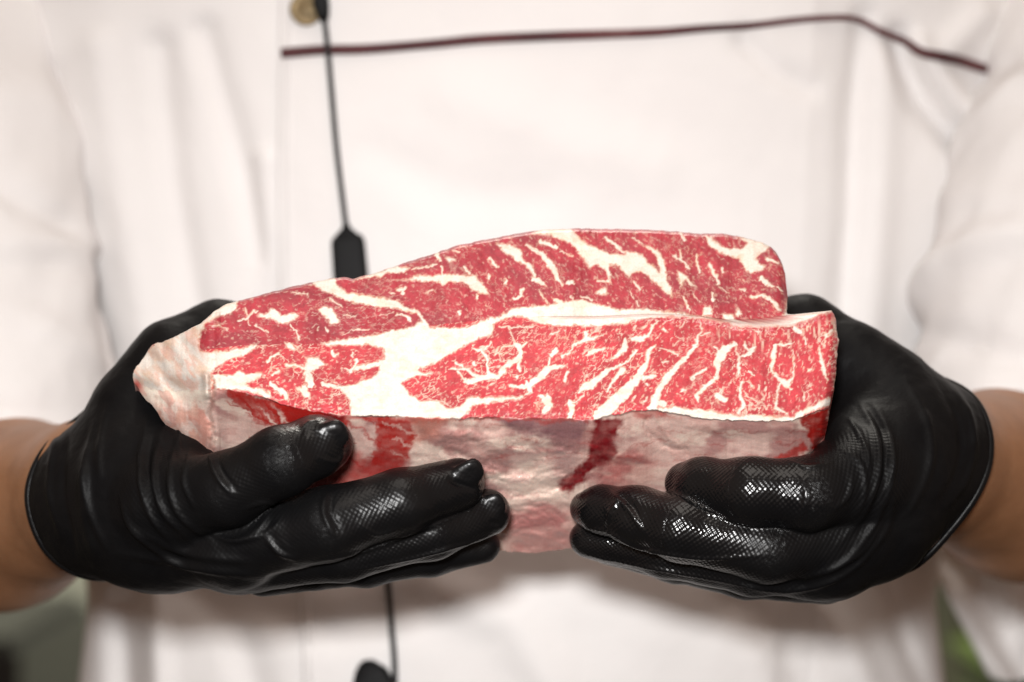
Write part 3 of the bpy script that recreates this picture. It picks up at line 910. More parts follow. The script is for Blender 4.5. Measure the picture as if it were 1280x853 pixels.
# deep vertical fold in the fat end, loose flap beside it
for pts_, w_, a_ in [([(545, 548), (590, 545), (628, 556)], 7, -0.0022), ([(556, 562), (606, 578), (664, 586)], 6, 0.0024), ([(590, 588), (640, 600), (700, 596)], 5, -0.0018), ([(600, 612), (650, 618), (700, 610)], 5, 0.0018),
                     ([(560, 530), (600, 538), (660, 540)], 6, 0.0012), ([(612, 560), (660, 566), (705, 560)], 4, -0.0015), ([(640, 640), (690, 632), (716, 640)], 6, 0.0016), ([(620, 660), (680, 668), (715, 662)], 6, -0.0016),
                     ([(806, 526), (815, 545), (832, 560), (860, 566)], 3, 0.0014), ([(822, 524), (832, 542), (850, 556)], 5, -0.0014), ([(740, 560), (770, 575), (800, 572)], 5, -0.0014), ([(880, 545), (940, 550), (1000, 546)], 5, 0.0007), ([(860, 534), (930, 538), (990, 536)], 4, -0.0006),
                     ([(450, 540), (458, 560), (450, 585)], 6, -0.0012), ([(520, 530), (530, 560), (526, 580)], 6, 0.0012)]:
    sw_ = sx + 10 * (fbm2(sx / 14, sy / 14 + 3, 3) - 0.5); sv_ = sy + 10 * (fbm2(sx / 14 + 9, sy / 14, 3) - 0.5)
    rel[side] += 0.55 * a_ * np.exp(-(poly_dist(sw_, sv_, pts_) / w_) ** 2)
rel[side] *= sstep(252, 276, sx); rel[front] *= 0.35 + 0.65 * sstep(252, 276, fx[front])
rel += 0.002 * np.exp(-((fx - 264 - 10 * (fbm2(fy / 14, fy * 0 + 2, 3) - 0.5)) / 3.5) ** 2) * sstep(458, 478, fy)
rel -= 0.003 * np.exp(-((fx - 258) / 4.5) ** 2) * sstep(462, 470, fy) * sstep(502, 490, fy)
lump = (fx < 275)
rel -= np.where(lump, (0.0095 * (fbm2((fx * 0.75 - fy * 0.65) / 30 + 6, (fx * 0.65 + fy * 0.75) / 60, 2) - 0.5)) * sstep(290, 235, fx), 0)
# crisp little lip where the lower muscle stands in front of the seam
rel -= 0.0008 * np.exp(-((fy - split - 3) / 3.5) ** 2) * sstep(660, 740, fx) * front
V = P(fx, fy, dpt.ravel() + rel).reshape(NR, NU, 3)

# close the block: the rim goes back along the slab's thickness
thick = 0.062 * (0.45 + 0.55 * sstep(165, 420, PX)) * np.where(SEG == 2, 1 - TT, 1.0)
bdir = np.array([0, 0.82, -0.57])
BK = V + thick[..., None] * bdir
idx = np.arange(NR * NU).reshape(NR, NU)
loop = np.concatenate([idx[0, :], idx[1:, -1], idx[-1, -2::-1], idx[-2:0:-1, 0]])
ncap = 8
base = V.reshape(-1, 3); bk = BK.reshape(-1, 3)
allv = [base]; allc = [colr]; allw = [wet_m]
faces = [grid_faces(NR, NU)[:, ::-1]]
reg_base = np.zeros(len(faces[0]), int)
prev = loop
nb = len(base)
lp = base[loop]
for s in range(1, ncap + 1):
    t = (s / ncap) ** 1.6
    vv = lp + (bk[loop] - lp) * t
    cc = colr[loop] * 0.5 + np.array([0.42, 0.16, 0.14]) * 0.5
    cur = np.arange(nb, nb + len(loop)); nb += len(loop)
    allv.append(vv); allc.append(cc); allw.append(np.full(len(loop), 0.5))
    a = prev; b = cur
    faces.append(np.stack([a, b, np.roll(b, -1), np.roll(a, -1)], 1)[:, ::-1])
    prev = cur
# back: bridge the top rim's back row to the bottom row
topb = prev[:NU]
iB = NU + NR - 1
botb = np.concatenate([prev[iB - 1:iB], prev[iB:iB + NU - 1]])[::-1]
faces.append(np.stack([topb[:-1], topb[1:], botb[1:], botb[:-1]], 1))
MV = np.vstack(allv); MC = np.clip(np.vstack(allc), 0, 1); MW = np.concatenate(allw)
MF = np.vstack(faces)
MN = vnormals(MV, MF)
print('meat normal y (front should be negative):', MN[idx[100, 400]])

# split into parts
fc = MF[:len(faces[0])].mean(1)
fcx = fx[MF[:len(faces[0]), 0]]; fcy = fy[MF[:len(faces[0]), 0]]; fcs = fs[MF[:len(faces[0]), 2]]
reg = np.where(fcs == 2, 4, np.where(fcy < curve(SPLITC, fcx), 0, 2))
inseam = (in_poly(fcx, fcy, SEAM) | in_poly(fcx, fcy, LEDGE)) & (fcs < 2)
reg[inseam] = 1
reg[in_poly(fcx, fcy, FATEND) & (fcs < 2)] = 3
reg[(fcs == 2) & (fcx < 264)] = 3
REG = np.concatenate([reg, np.full(len(MF) - len(reg), 5)])
beef = empty('beef_slab', P(640, 560, 0.03))
tag(beef, 'thick slab of marbled raw red beef held level in both gloved hands', 'raw beef')
for r_, nm in enumerate(['upper_muscle', 'fat_seam', 'lower_muscle', 'fat_end', 'silverskin_side', 'back_face']):
    ff = MF[REG == r_]
    used, inv = np.unique(ff, return_inverse=True)
    mesh_np(nm, MV[used], inv.reshape(ff.shape), M_MEAT, beef, normals=MN[used], colors=MC[used], attrs={'wet': MW[used]})

# ------------------------------------------------------------------ person: body
def pt(px, py, d):
    return P(px, py, d)


def build_sdf_mesh(fn, lo, hi, h, it=3):
    X = vol(lo, hi, h)
    d = np.broadcast_to(fn(X), (X[0].size, X[1].size, X[2].size)).astype(np.float32)
    v, f = surface_nets(d, np.array(lo), h)
    return smooth_verts(v, f, it, 0.5), f


R_WR = pt(132, 617, 0.066); R_EL = pt(-95, 655, 0.235); R_SH = pt(20, -120, 0.34)
L_WR = pt(1138, 576, 0.066); L_EL = pt(1375, 620, 0.235); L_SH = pt(1262, -120, 0.34)


def body_fn(X):
    T = None
    for wr, el, sh in ((R_WR, R_EL, R_SH), (L_WR, L_EL, L_SH)):
        ax = wr - el
        hand = wr + ax * 0.10
        mid_ = el + ax * 0.45
        a = chain_sd(X, [(hand, 0.020), (wr, 0.0275), (mid_, 0.0400), (el, 0.0430)], 0.02)
        b = chain_sd(X, [(el, 0.043), (sh, 0.050)], 0.02)
        a = smin(a, b, 0.02)
        T = a if T is None else np.minimum(T, a)
    tz = (X[2] - (ZC + 0.02)) / 0.30
    t = np.sqrt((X[0] / 0.185) ** 2 + ((X[1] - 0.315) / 0.10) ** 2) - 1
    t = np.maximum(t * 0.10, np.abs(X[2] - (ZC - 0.02)) - 0.26)
    sh = seg_sd(X, R_SH, L_SH, 0.05, 0.05)
    neck = seg_sd(X, np.array([0, 0.33, ZC + 0.22]), np.array([0, 0.33, ZC + 0.34]), 0.055, 0.052)
    T = smin(T, smin(smin(t, sh, 0.05), neck, 0.04), 0.03)
    return T


bv, bf = build_sdf_mesh(body_fn, (-0.38, -0.02, ZC - 0.31), (0.38, 0.46, ZC + 0.42), 0.004)
person = mesh_np('person', bv, bf, M_SKIN)
tag(person, 'person in white chef jacket and black gloves holding the raw beef, face out of frame', 'person')

# ------------------------------------------------------------------ person: jacket
NTH, NZ = 520, 300
th = np.linspace(0, 2 * math.pi, NTH, endpoint=False)
zz = np.linspace(ZC + 0.30, ZC - 0.32, NZ)
TD = 0.195
FOLDS = [  # design-pixel polyline, width px, height m (+ toward the camera)
    ([(200, 60), (215, 220), (250, 420)], 34, -0.005), ([(255, 40), (300, 200), (330, 330), (310, 420)], 30, -0.0045), ([(330, 200), (335, 330), (300, 400)], 22, 0.004),
    ([(120, 60), (150, 250), (180, 420)], 40, 0.004), ([(60, 90), (90, 300), (140, 470)], 30, -0.006),
    ([(1082, 20), (1066, 140), (1062, 270), (1048, 420)], 26, -0.0045), ([(1110, 60), (1098, 300), (1085, 470)], 34, 0.004),
    ([(1120, 50), (1150, 120), (1200, 180), (1240, 215)], 30, -0.010), ([(1150, 60), (1200, 130), (1250, 170)], 26, 0.007), ([(1190, 60), (1230, 20)], 30, 0.006),
    ([(930, 50), (970, 90), (1010, 110)], 26, -0.003), ([(560, 110), (700, 180), (820, 210)], 60, 0.002), ([(470, 190), (560, 240), (660, 250)], 50, -0.002),
    ([(150, 760), (155, 900)], 34, -0.014), ([(195, 740), (200, 900)], 26, 0.006), ([(240, 740), (300, 800), (320, 880)], 40, -0.005), ([(560, 740), (640, 780), (700, 870)], 50, 0.004),
    ([(920, 760), (980, 800), (1000, 870)], 40, -0.005), ([(1010, 740), (1060, 800), (1090, 870)], 36, 0.006), ([(1100, 720), (1130, 800), (1160, 870)], 24, -0.006), ([(300, 760), (420, 790), (520, 760)], 40, -0.004),
]


def torso_depth(px, py):
    s = np.zeros(np.shape(px))
    for pts, wd, am in FOLDS:
        d = poly_dist(px, py, pts)
        s = s + 1.25 * am * np.exp(-(d / wd * 1.6) ** 2)
    s = s + 0.006 * (fbm2(px / 190 + 3, py / 260, 2) - 0.5) + 0.0012 * (fbm2(px / 60, py / 100 + 7, 2) - 0.5)
    return s


def torso_pos(thv, z, off=0.0):
    aw = np.interp(z, [ZC - 0.32, ZC - 0.13, ZC, ZC + 0.18, ZC + 0.26, ZC + 0.30], [0.234, 0.212, 0.228, 0.272, 0.262, 0.18])
    bw = np.interp(z, [ZC - 0.32, ZC + 0.2, ZC + 0.26, ZC + 0.30], [0.125, 0.125, 0.11, 0.05])
    c = np.cos(thv); s = np.sin(thv)
    e = 0.80
    x = aw * np.sign(s) * np.abs(s) ** e
    y = 0.32 - bw * np.sign(c) * np.abs(c) ** e
    front_ = np.clip(c, 0, 1) ** 0.5
    px, py = unP(np.stack(np.broadcast_arrays(x, y, z), -1))
    y = y - (torso_depth(px, py) + off) * front_
    return np.stack(np.broadcast_arrays(x, y, z), -1)


TG = torso_pos(th[None, :], zz[:, None])
jf = [tuple(x) for x in grid_faces(NZ, NTH, True).tolist()] + [tuple(range(NTH))]
jacket = mesh_np('jacket', TG.reshape(-1, 3), jf, M_JACKET, person)


def on_jacket(px, py, off=0.0):
    """point(s) of the jacket front seen at a design pixel"""
    px = np.asarray(px, float); py = np.asarray(py, float)
    d = np.zeros(np.broadcast(px, py).shape) + TD
    for _ in range(7):
        q = P(px, py, d)
        aw = np.interp(q[..., 2], [ZC - 0.32, ZC - 0.13, ZC, ZC + 0.18, ZC + 0.26, ZC + 0.30], [0.234, 0.212, 0.228, 0.272, 0.262, 0.18])
        sn = np.clip(np.abs(q[..., 0]) / aw, 0, 0.999) ** (1 / 0.80)
        d = torso_pos(np.copysign(np.arcsin(sn), q[..., 0]), q[..., 2], 0)[..., 1]
    return P(px, py, d - off)


# overlapping front panel: a double layer, its free edge to the left
npx, npy = 200, 150
pxs = np.linspace(0, 1, npx); pys = np.linspace(-60, 940, npy)
edge_x = np.interp(pys, [-60, 0, 200, 350, 700, 780, 853, 940], [352, 351, 348, 350, 372, 378, 380, 384])
right_x = np.interp(pys, [-60, 0, 400, 853, 940], [1075, 1068, 1050, 1010, 1005])
gx = edge_x[:, None] + pxs[None, :] * (right_x - edge_x)[:, None]
g1 = on_jacket(gx, pys[:, None] + 0 * gx, 0.0004 + 0.0050 * np.minimum(1, (1 - pxs) * 14)[None, :])
back_ = g1[:, 0:1, :] + np.array([0.0006, 0.0064, 0])
rnd = g1[:, 0:1, :] + np.array([-0.0008, 0.0012, 0])
g2 = np.concatenate([back_, rnd, g1], 1)
fp = mesh_np('front_panel', g2.reshape(-1, 3), grid_faces(npy, npx + 2)[:, ::-1], M_JACKET, jacket)
# seam stitches of the panel's edge: a narrow raised hem
hem = [on_jacket(np.interp(y_, pys, edge_x) + 9, y_, 0.0056) for y_ in np.linspace(-40, 900, 30)]
tube('hem_stitching', hem, 0.0009, M_JACKET, jacket, 6)
pip = [(352, 65), (400, 63.5), (460, 61), (540, 55), (600, 50), (680, 46), (750, 43), (820, 39), (880, 36), (940, 31), (1000, 25), (1050, 22), (1075, 27), (1100, 37), (1130, 52), (1150, 64), (1175, 72), (1200, 77), (1228, 85), (1256, 92)]
tube('piping', [on_jacket(x_, y_ + 1.2 * math.sin(x_ * 0.11) + 0.9 * math.sin(x_ * 0.041), 0.0060 if x_ < 1060 else 0.002) for x_, y_ in pip], [0.0025, 0.0022, 0.0023, 0.0018, 0.0014, 0.0017, 0.0026, 0.0022], M_PIPING, jacket, 10, 240)
# flat flap stitched under the piping
# button
bc = on_jacket(383, 12, 0.0065)


def lathe(name, prof, c, mat, parent, seg=28, ax=(0, -1, 0)):
    v = []; f = []
    for r_, h_ in prof:
        for k in range(seg):
            a = 2 * math.pi * k / seg
            v.append((c[0] + r_ * math.cos(a), c[1] - h_, c[2] + r_ * math.sin(a)))
    n_ = len(prof)
    f = [tuple(x) for x in grid_faces(n_, seg, True).tolist()] + [tuple(range(seg)), tuple(range((n_ - 1) * seg, n_ * seg))[::-1]]
    return mesh_np(name, v, f, mat, parent)


lathe('button', [(0.0066, -0.001), (0.0075, 0.0), (0.0076, 0.0012), (0.0066, 0.0020), (0.0058, 0.0016), (0.0046, 0.0013), (0.0040, 0.0018), (0.0022, 0.0022), (0.0003, 0.0023)], bc, M_BRASS, jacket)


def sleeve(wr, el, sh, rim, name='sleeve'):
    """loose sleeve: from the shoulder down, closing in folds round the elbow; rim = list of (px,py,d,r) along its axis"""
    n_ = 120; m_ = 96
    ax = catmull([P(a, b, c) for a, b, c, r in rim], n_)
    rr = np.interp(np.linspace(0, 1, n_), np.linspace(0, 1, len(rim)), [r for a, b, c, r in rim])
    t = np.gradient(ax, axis=0); t /= np.linalg.norm(t, axis=1, keepdims=True)
    s = np.cross(t, np.array([0, 1.0, 0])); s /= np.linalg.norm(s, axis=1, keepdims=True)
    q = np.cross(s, t)
    a = np.linspace(0, 2 * math.pi, m_, endpoint=False)
    uu = np.linspace(0, 1, n_)
    fold = np.zeros((n_, m_))
    for k in range(9):
        c0 = 0.25 + 0.085 * k + 0.03 * math.sin(k * 2.3); ph = k * 1.9
        fold += (0.0055 if k % 2 else -0.004) * np.exp(-((uu[:, None] - c0 - 0.07 * np.sin(a + ph)[None, :]) / 0.028) ** 2) * (0.35 + 0.65 * np.clip(np.cos(a - ph * 0.7), 0, 1))[None, :]
    fold += 0.010 * (fbm2(a[None, :] * 1.3 + uu[:, None] * 0, uu[:, None] * 5 + a[None, :] * 0.6, 3) - 0.5)
    R = rr[:, None] + fold
    v = ax[:, None, :] + R[..., None] * (np.cos(a)[None, :, None] * s[:, None, :] + np.sin(a)[None, :, None] * q[:, None, :])
    # turned hem: fold inwards at the open end
    end = v[-1]; c = ax[-1]
    h1 = c + (end - c) * 1.0 + t[-1] * 0.0025
    h2 = c + (end - c) * 0.95 + t[-1] * 0.0015
    h3 = c + (end - c) * 0.93 - t[-1] * 0.03
    vv = np.vstack([v.reshape(-1, 3), h1, h2, h3])
    return mesh_np(name, vv, grid_faces(n_ + 3, m_, True)[:, ::-1], M_JACKET, jacket)


sleeve(R_WR, R_EL, R_SH, [(25, -180, 0.345, 0.060), (-40, 0, 0.30, 0.062), (-52, 150, 0.25, 0.056), (-46, 300, 0.225, 0.060), (-38, 440, 0.205, 0.064), (-28, 578, 0.19, 0.066)])
sleeve(L_WR, L_EL, L_SH, [(1290, -180, 0.345, 0.060), (1372, 0, 0.30, 0.062), (1384, 130, 0.25, 0.062), (1362, 250, 0.225, 0.066), (1345, 390, 0.205, 0.070), (1328, 540, 0.19, 0.070)])

# tail of the jacket hanging behind the arm at the right
fu = np.linspace(0, 1, 40); fv = np.linspace(0, 1, 36)
FU, FV = np.meshgrid(fu, fv, indexing='ij')
fxp = (1128 + 108 * FU) * (1 - FV) + (1420 - 40 * FU) * FV
fyp = 640 + 205 * FU + 10 * FV + 6 * np.sin(FV * 9)
fdp = 0.325 + 0.05 * FV + 0.010 * np.sin(FU * 9 + FV * 5) + 0.006 * np.sin(FV * 17 - FU * 4)
fr_ = P(fxp, fyp, fdp); bk_ = P(fxp, fyp, fdp + 0.003)
fl = np.concatenate([fr_.reshape(-1, 3), bk_.reshape(-1, 3)])
gf = grid_faces(40, 36)
rim_ = np.concatenate([np.arange(36), np.arange(1, 40) * 36 + 35, 39 * 36 + np.arange(34, -1, -1), np.arange(38, 0, -1) * 36])
rim_f = np.stack([rim_, np.roll(rim_, -1), np.roll(rim_, -1) + 1440, rim_ + 1440], 1)
mesh_np('jacket_tail', fl, np.vstack([gf, gf[:, ::-1] + 1440, rim_f[:, ::-1]]), M_JACKET, jacket)

# ------------------------------------------------------------------ gloves
def chain_px(lst):
    return [(P(a, b, c), r * K * (D0 + c) / D0) for a, b, c, r in lst]


def build_glove(name, spec, cuff_c, cuff_ax, cuff_r, lo, hi, wrinkles, nails, wetf, grip_amt, h=0.00088):
    palm = [chain_px(c) for c in spec['palm']]
    digits = [chain_px(c) for c in spec['digits']]
    X = vol(lo, hi, h)
    dp = None
    for c in palm:
        q = chain_sd(X, c, 0.01)
        dp = q if dp is None else smin(dp, q, 0.010)
    res = dp
    for k, c in enumerate(digits):
        q = chain_sd(X, c, 0.004)
        res = np.minimum(smin(dp, q, 0.007), res) if k == 0 else smin(res, smin(dp, q, 0.007), 0.0008)
    for (px, py, d, L, W, H, ang, tilt) in nails:
        c = P(px, py, d)
        ca, sa = math.cos(math.radians(ang)), math.sin(math.radians(ang))
        ax1 = np.array([ca, 0, sa]); ax2 = np.array([-sa * 0.96, -tilt, ca * 0.96])
        ax2 /= np.linalg.norm(ax2); ax3 = np.cross(ax1, ax2)
        loc = [sum((X[i] - c[i]) * A[i] for i in range(3)) for A in (ax1, ax2, ax3)]
        e = (np.abs(loc[0] / L) ** 3 + np.abs(loc[1] / W) ** 3 + np.abs(loc[2] / H) ** 2) ** (1 / 2.6) - 1
        res = smin(res, (e * min(L, W, H)).astype(np.float32), 0.0012)
    # open the glove at the cuff plane
    cut = sum((X[i] - cuff_c[i]) * cuff_ax[i] for i in range(3))
    rad2 = np.sqrt(np.maximum(sum((X[i] - cuff_c[i]) ** 2 for i in range(3)) - cut ** 2, 0))
    res = np.maximum(res, np.minimum(cut, 0.050 - rad2))
    v, f = surface_nets(res.astype(np.float32), np.array(lo), h)
    v = smooth_verts(v, f, 3, 0.5)
    n = vnormals(v, f)
    if (n[:, 1][v[:, 1] < v[:, 1].min() + 0.003]).mean() > 0:
        f = f[:, ::-1].copy(); n = -n
    # wrinkles and film seams in the rubber
    vx, vy = unP(v)
    facing = sstep(0.0, 0.35, -n[:, 1])
    disp = np.zeros(len(v))
    for pts, wd, am in wrinkles:
        cp = catmull(pts, 24)
        best_ = np.full(len(v), 1e9); tp = np.zeros(len(v))
        for q in range(23):
            e_ = cp[q + 1] - cp[q]
            t_ = np.clip(((vx - cp[q, 0]) * e_[0] + (vy - cp[q, 1]) * e_[1]) / max(e_ @ e_, 1e-9), 0, 1)
            d_ = np.hypot(vx - cp[q, 0] - t_ * e_[0], vy - cp[q, 1] - t_ * e_[1])
            m_ = d_ < best_
            best_[m_] = d_[m_]; tp[m_] = (q + t_[m_]) / 23
        tap = np.clip(np.sin(math.pi * tp), 0, 1) ** 0.8 * (0.6 + 0.8 * noise3(v / 0.009 + 31))
        disp += 1.4 * am * tap * np.exp(-(best_ / (0.85 * wd)) ** 2) * facing
    disp += 0.0007 * (noise3(v / 0.011) - 0.5) + 0.0003 * (noise3(v / 0.004 + 9) - 0.5)
    v = v + n * disp[:, None]
    # grip pattern coordinates from the nearest finger bone
    best = np.full(len(v), 1e9); gu = np.zeros(len(v)); gw = np.zeros(len(v))
    for k, c in enumerate(digits):
        s0 = 0
        for (a, ra), (b, rb) in zip(c[:-1], c[1:]):
            d = b - a; L = np.linalg.norm(d); dh = d / L
            t = np.clip((v - a) @ d / (L * L), 0, 1)
            rel_ = v - a - t[:, None] * d
            dist = np.linalg.norm(rel_, axis=1) - (ra + t * (rb - ra))
            e1 = np.cross(dh, [0, 1, 0]); e1 /= np.linalg.norm(e1); e2 = np.cross(dh, e1)
            ang = np.arctan2(rel_ @ e1, rel_ @ e2) * 0.0115
            m = dist < best
            best[m] = dist[m]; gu[m] = s0 + (v[m] - a) @ dh; gw[m] = ang[m]
            s0 += L
    mask = sstep(0.003, 0.0005, best) * grip_amt * (min(grip_amt, 0.7) + (1 - min(grip_amt, 0.7)) * sstep(0.35, 0.65, noise3(v / 0.016 + 3)))
    wetv = np.zeros(len(v))
    for (px, py, r0, r1, amt_) in wetf:
        wetv = np.maximum(wetv, amt_ * sstep(r1, r0, np.hypot(vx - px, vy - py)))
    return v, f, np.stack([gu, gw, mask], 1), wetv, vx, vy


def cuff_ring(name, c, ax, r, parent, rad=0.0014, squash=1.0):
    ax = ax / np.linalg.norm(ax)
    e1 = np.cross(ax, [0, 0, 1.0]); e1 /= np.linalg.norm(e1); e2 = np.cross(e1, ax)
    n_, m_ = 96, 10
    v = []
    for i in range(n_):
        a = 2 * math.pi * i / n_
        q = c + r * (math.cos(a) * e1 * squash + math.sin(a) * e2) + ax * 0.0012 * math.sin(3 * a + 1)
        rad_d = (q - c) / np.linalg.norm(q - c)
        for k in range(m_):
            b = 2 * math.pi * k / m_
            v.append(q + rad * (math.cos(b) * rad_d + 1.4 * math.sin(b) * ax))
    f = []
    for i in range(n_):
        for k in range(m_):
            f.append((i * m_ + k, ((i + 1) % n_) * m_ + k, ((i + 1) % n_) * m_ + (k + 1) % m_, i * m_ + (k + 1) % m_))
    return mesh_np(name, v, f, M_GLOVE, parent, attrs={'grip': np.zeros((len(v), 3)), 'wet': np.full(len(v), 0.25)})


def bbox(spec, pad=0.012):
    q = [(p - r, p + r) for part in ('palm', 'digits') for c in spec[part] for p, r in chain_px(c)]
    return np.min([a for a, b in q], 0) - pad, np.max([b for a, b in q], 0) + pad


# the hand at the left of the picture
SP_A = {'palm': [
    [(100, 622, 0.072, 80), (132, 620, 0.060, 86), (180, 624, 0.042, 90), (240, 640, 0.024, 64)],
    [(135, 640, 0.060, 78), (205, 660, 0.040, 74), (300, 690, 0.022, 48)],
    [(150, 592, 0.060, 64), (178, 515, 0.058, 56), (220, 455, 0.061, 50), (275, 424, 0.068, 41), (345, 425, 0.074, 34)],
    [(170, 560, 0.050, 64), (215, 600, 0.030, 58)]],
    'digits': [
    [(205, 628, 0.016, 58), (285, 612, -0.002, 45), (352, 576, -0.010, 43), (396, 558, -0.004, 37), (410, 554, 0.000, 31)],
    [(290, 680, 0.016, 52), (410, 655, 0.002, 45), (500, 628, 0.006, 40), (573, 605, 0.016, 33)],
    [(300, 700, 0.030, 42), (430, 690, 0.016, 36), (540, 664, 0.018, 34), (608, 641, 0.028, 30)],
    [(330, 712, 0.040, 34), (460, 705, 0.032, 27), (540, 694, 0.038, 25), (603, 682, 0.044, 22)]]}
# the hand at the right of the picture
SP_B = {'palm': [
    [(1170, 570, 0.074, 92), (1138, 574, 0.062, 94), (1100, 590, 0.042, 86), (1060, 606, 0.024, 60)],
    [(1116, 598, 0.060, 76), (1082, 648, 0.042, 76), (1035, 690, 0.028, 58)],
    [(1128, 545, 0.062, 76), (1098, 495, 0.060, 62), (1062, 456, 0.063, 46), (1005, 416, 0.072, 40), (940, 425, 0.078, 34)],
    [(1120, 540, 0.052, 66), (1085, 590, 0.030, 54)]],
    'digits': [
    [(1080, 596, 0.018, 54), (1010, 618, 0.004, 45), (938, 614, 0.004, 41), (878, 606, 0.015, 33), (855, 603, 0.021, 25)],
    [(1060, 660, 0.026, 54), (960, 684, 0.012, 44), (850, 660, 0.012, 40), (795, 645, 0.020, 36), (752, 637, 0.028, 29), (734, 636, 0.033, 22)],
    [(1040, 700, 0.034, 48), (940, 710, 0.022, 34), (830, 693, 0.032, 28), (735, 674, 0.043, 24)],
    [(1030, 716, 0.046, 40), (930, 722, 0.040, 26), (840, 704, 0.040, 22), (760, 686, 0.046, 20)]]}

W_A = [([(120, 520), (108, 580), (112, 640), (140, 700)], 5, 0.0010), ([(135, 505), (124, 560), (126, 600)], 5, 0.0008), ([(150, 620), (165, 660), (215, 700), (290, 722)], 4, 0.0010), ([(232, 520), (222, 545), (226, 575)], 3.5, 0.0009),
    ([(250, 660), (290, 676), (330, 668), (352, 650)], 3.5, 0.0009), ([(445, 650), (470, 668), (500, 662)], 3, 0.0005), ([(300, 640), (330, 628), (352, 634)], 3, 0.0006),  # wrinkles: polyline, width px, height m
    ([(262, 560), (268, 590), (292, 622)], 3.0, 0.0011), ([(270, 556), (277, 588), (300, 618)], 3.0, -0.0008),
    ([(185, 520), (175, 580), (186, 640), (225, 690)], 4, 0.0010), ([(205, 530), (193, 590), (205, 640), (245, 682)], 4, 0.0011), ([(222, 545), (212, 600), (225, 645), (270, 680)], 4, 0.0010),
    ([(196, 525), (184, 585), (196, 640)], 4, -0.0008), ([(240, 560), (230, 600), (244, 640)], 3.5, 0.0008),
    ([(408, 615), (404, 640), (418, 672)], 3.0, 0.0012), ([(417, 615), (414, 640), (428, 668)], 3.0, -0.0008), ([(330, 668), (348, 690), (372, 700)], 4, 0.0009),
    ([(338, 640), (320, 665), (280, 680)], 5, 0.0008), ([(70, 540), (62, 610), (78, 680)], 5, 0.0009), ([(88, 530), (78, 610), (95, 700)], 5, -0.0007), ([(110, 560), (102, 620), (118, 700)], 7, 0.0008),
    ([(140, 690), (200, 700), (280, 715), (340, 722)], 6, 0.0009), ([(160, 660), (230, 690), (320, 704)], 6, 0.0008), ([(560, 598), (575, 606), (595, 612)], 4, -0.0009),
    ([(372, 548), (384, 530), (400, 526)], 3, 0.0006), ([(395, 572), (420, 578), (432, 566)], 3, 0.0006), ([(610, 652), (628, 656)], 3, -0.0006), ([(430, 715), (520, 697), (580, 680), (625, 665)], 2.5, 0.0006),
    ([(380, 705), (450, 690), (520, 665), (600, 632)], 2.5, 0.0007)]
W_B = [
    ([(1130, 470), (1160, 530), (1160, 590), (1130, 650)], 6, 0.0009), ([(1060, 520), (1082, 560), (1086, 600)], 3.5, 0.0009), ([(1040, 640), (1060, 620), (1066, 590)], 3.5, 0.0008), ([(980, 575), (1010, 584), (1040, 578)], 3, 0.0006),
    ([(1090, 690), (1050, 722), (990, 738), (930, 735)], 4, 0.0010), ([(1110, 640), (1076, 690), (1030, 718)], 4, 0.0009),
    ([(1040, 555), (1075, 580), (1080, 620), (1062, 655)], 4, 0.0009), ([(1072, 500), (1095, 540), (1098, 590), (1080, 640), (1040, 690)], 5, 0.0010), ([(1090, 500), (1112, 545), (1114, 600), (1095, 650), (1060, 690)], 5, 0.0009),
    ([(1082, 505), (1104, 545), (1106, 595), (1088, 645)], 5, -0.0008), ([(1105, 600), (1090, 660), (1050, 705), (1000, 725)], 4, 0.0009), ([(1120, 600), (1108, 660), (1070, 710)], 5, 0.0008),
    ([(1190, 480), (1215, 530), (1212, 590), (1180, 640)], 5, 0.0009), ([(1175, 480), (1200, 535), (1196, 590), (1165, 645)], 6, -0.0007),
    ([(760, 612), (772, 626), (764, 640), (758, 656)], 3.0, 0.0011), ([(768, 620), (788, 640), (806, 668)], 3.0, 0.0012), ([(775, 618), (790, 632), (800, 650)], 4, -0.0010), ([(722, 660), (758, 664), (800, 684), (880, 698), (980, 692)], 2.2, 0.0008),
    ([(840, 618), (880, 640), (940, 655), (1000, 660)], 2.4, 0.0006), ([(1000, 590), (1008, 620), (1000, 650)], 4, 0.0005), ([(720, 690), (800, 708), (880, 722), (960, 738)], 2.2, 0.0007)]

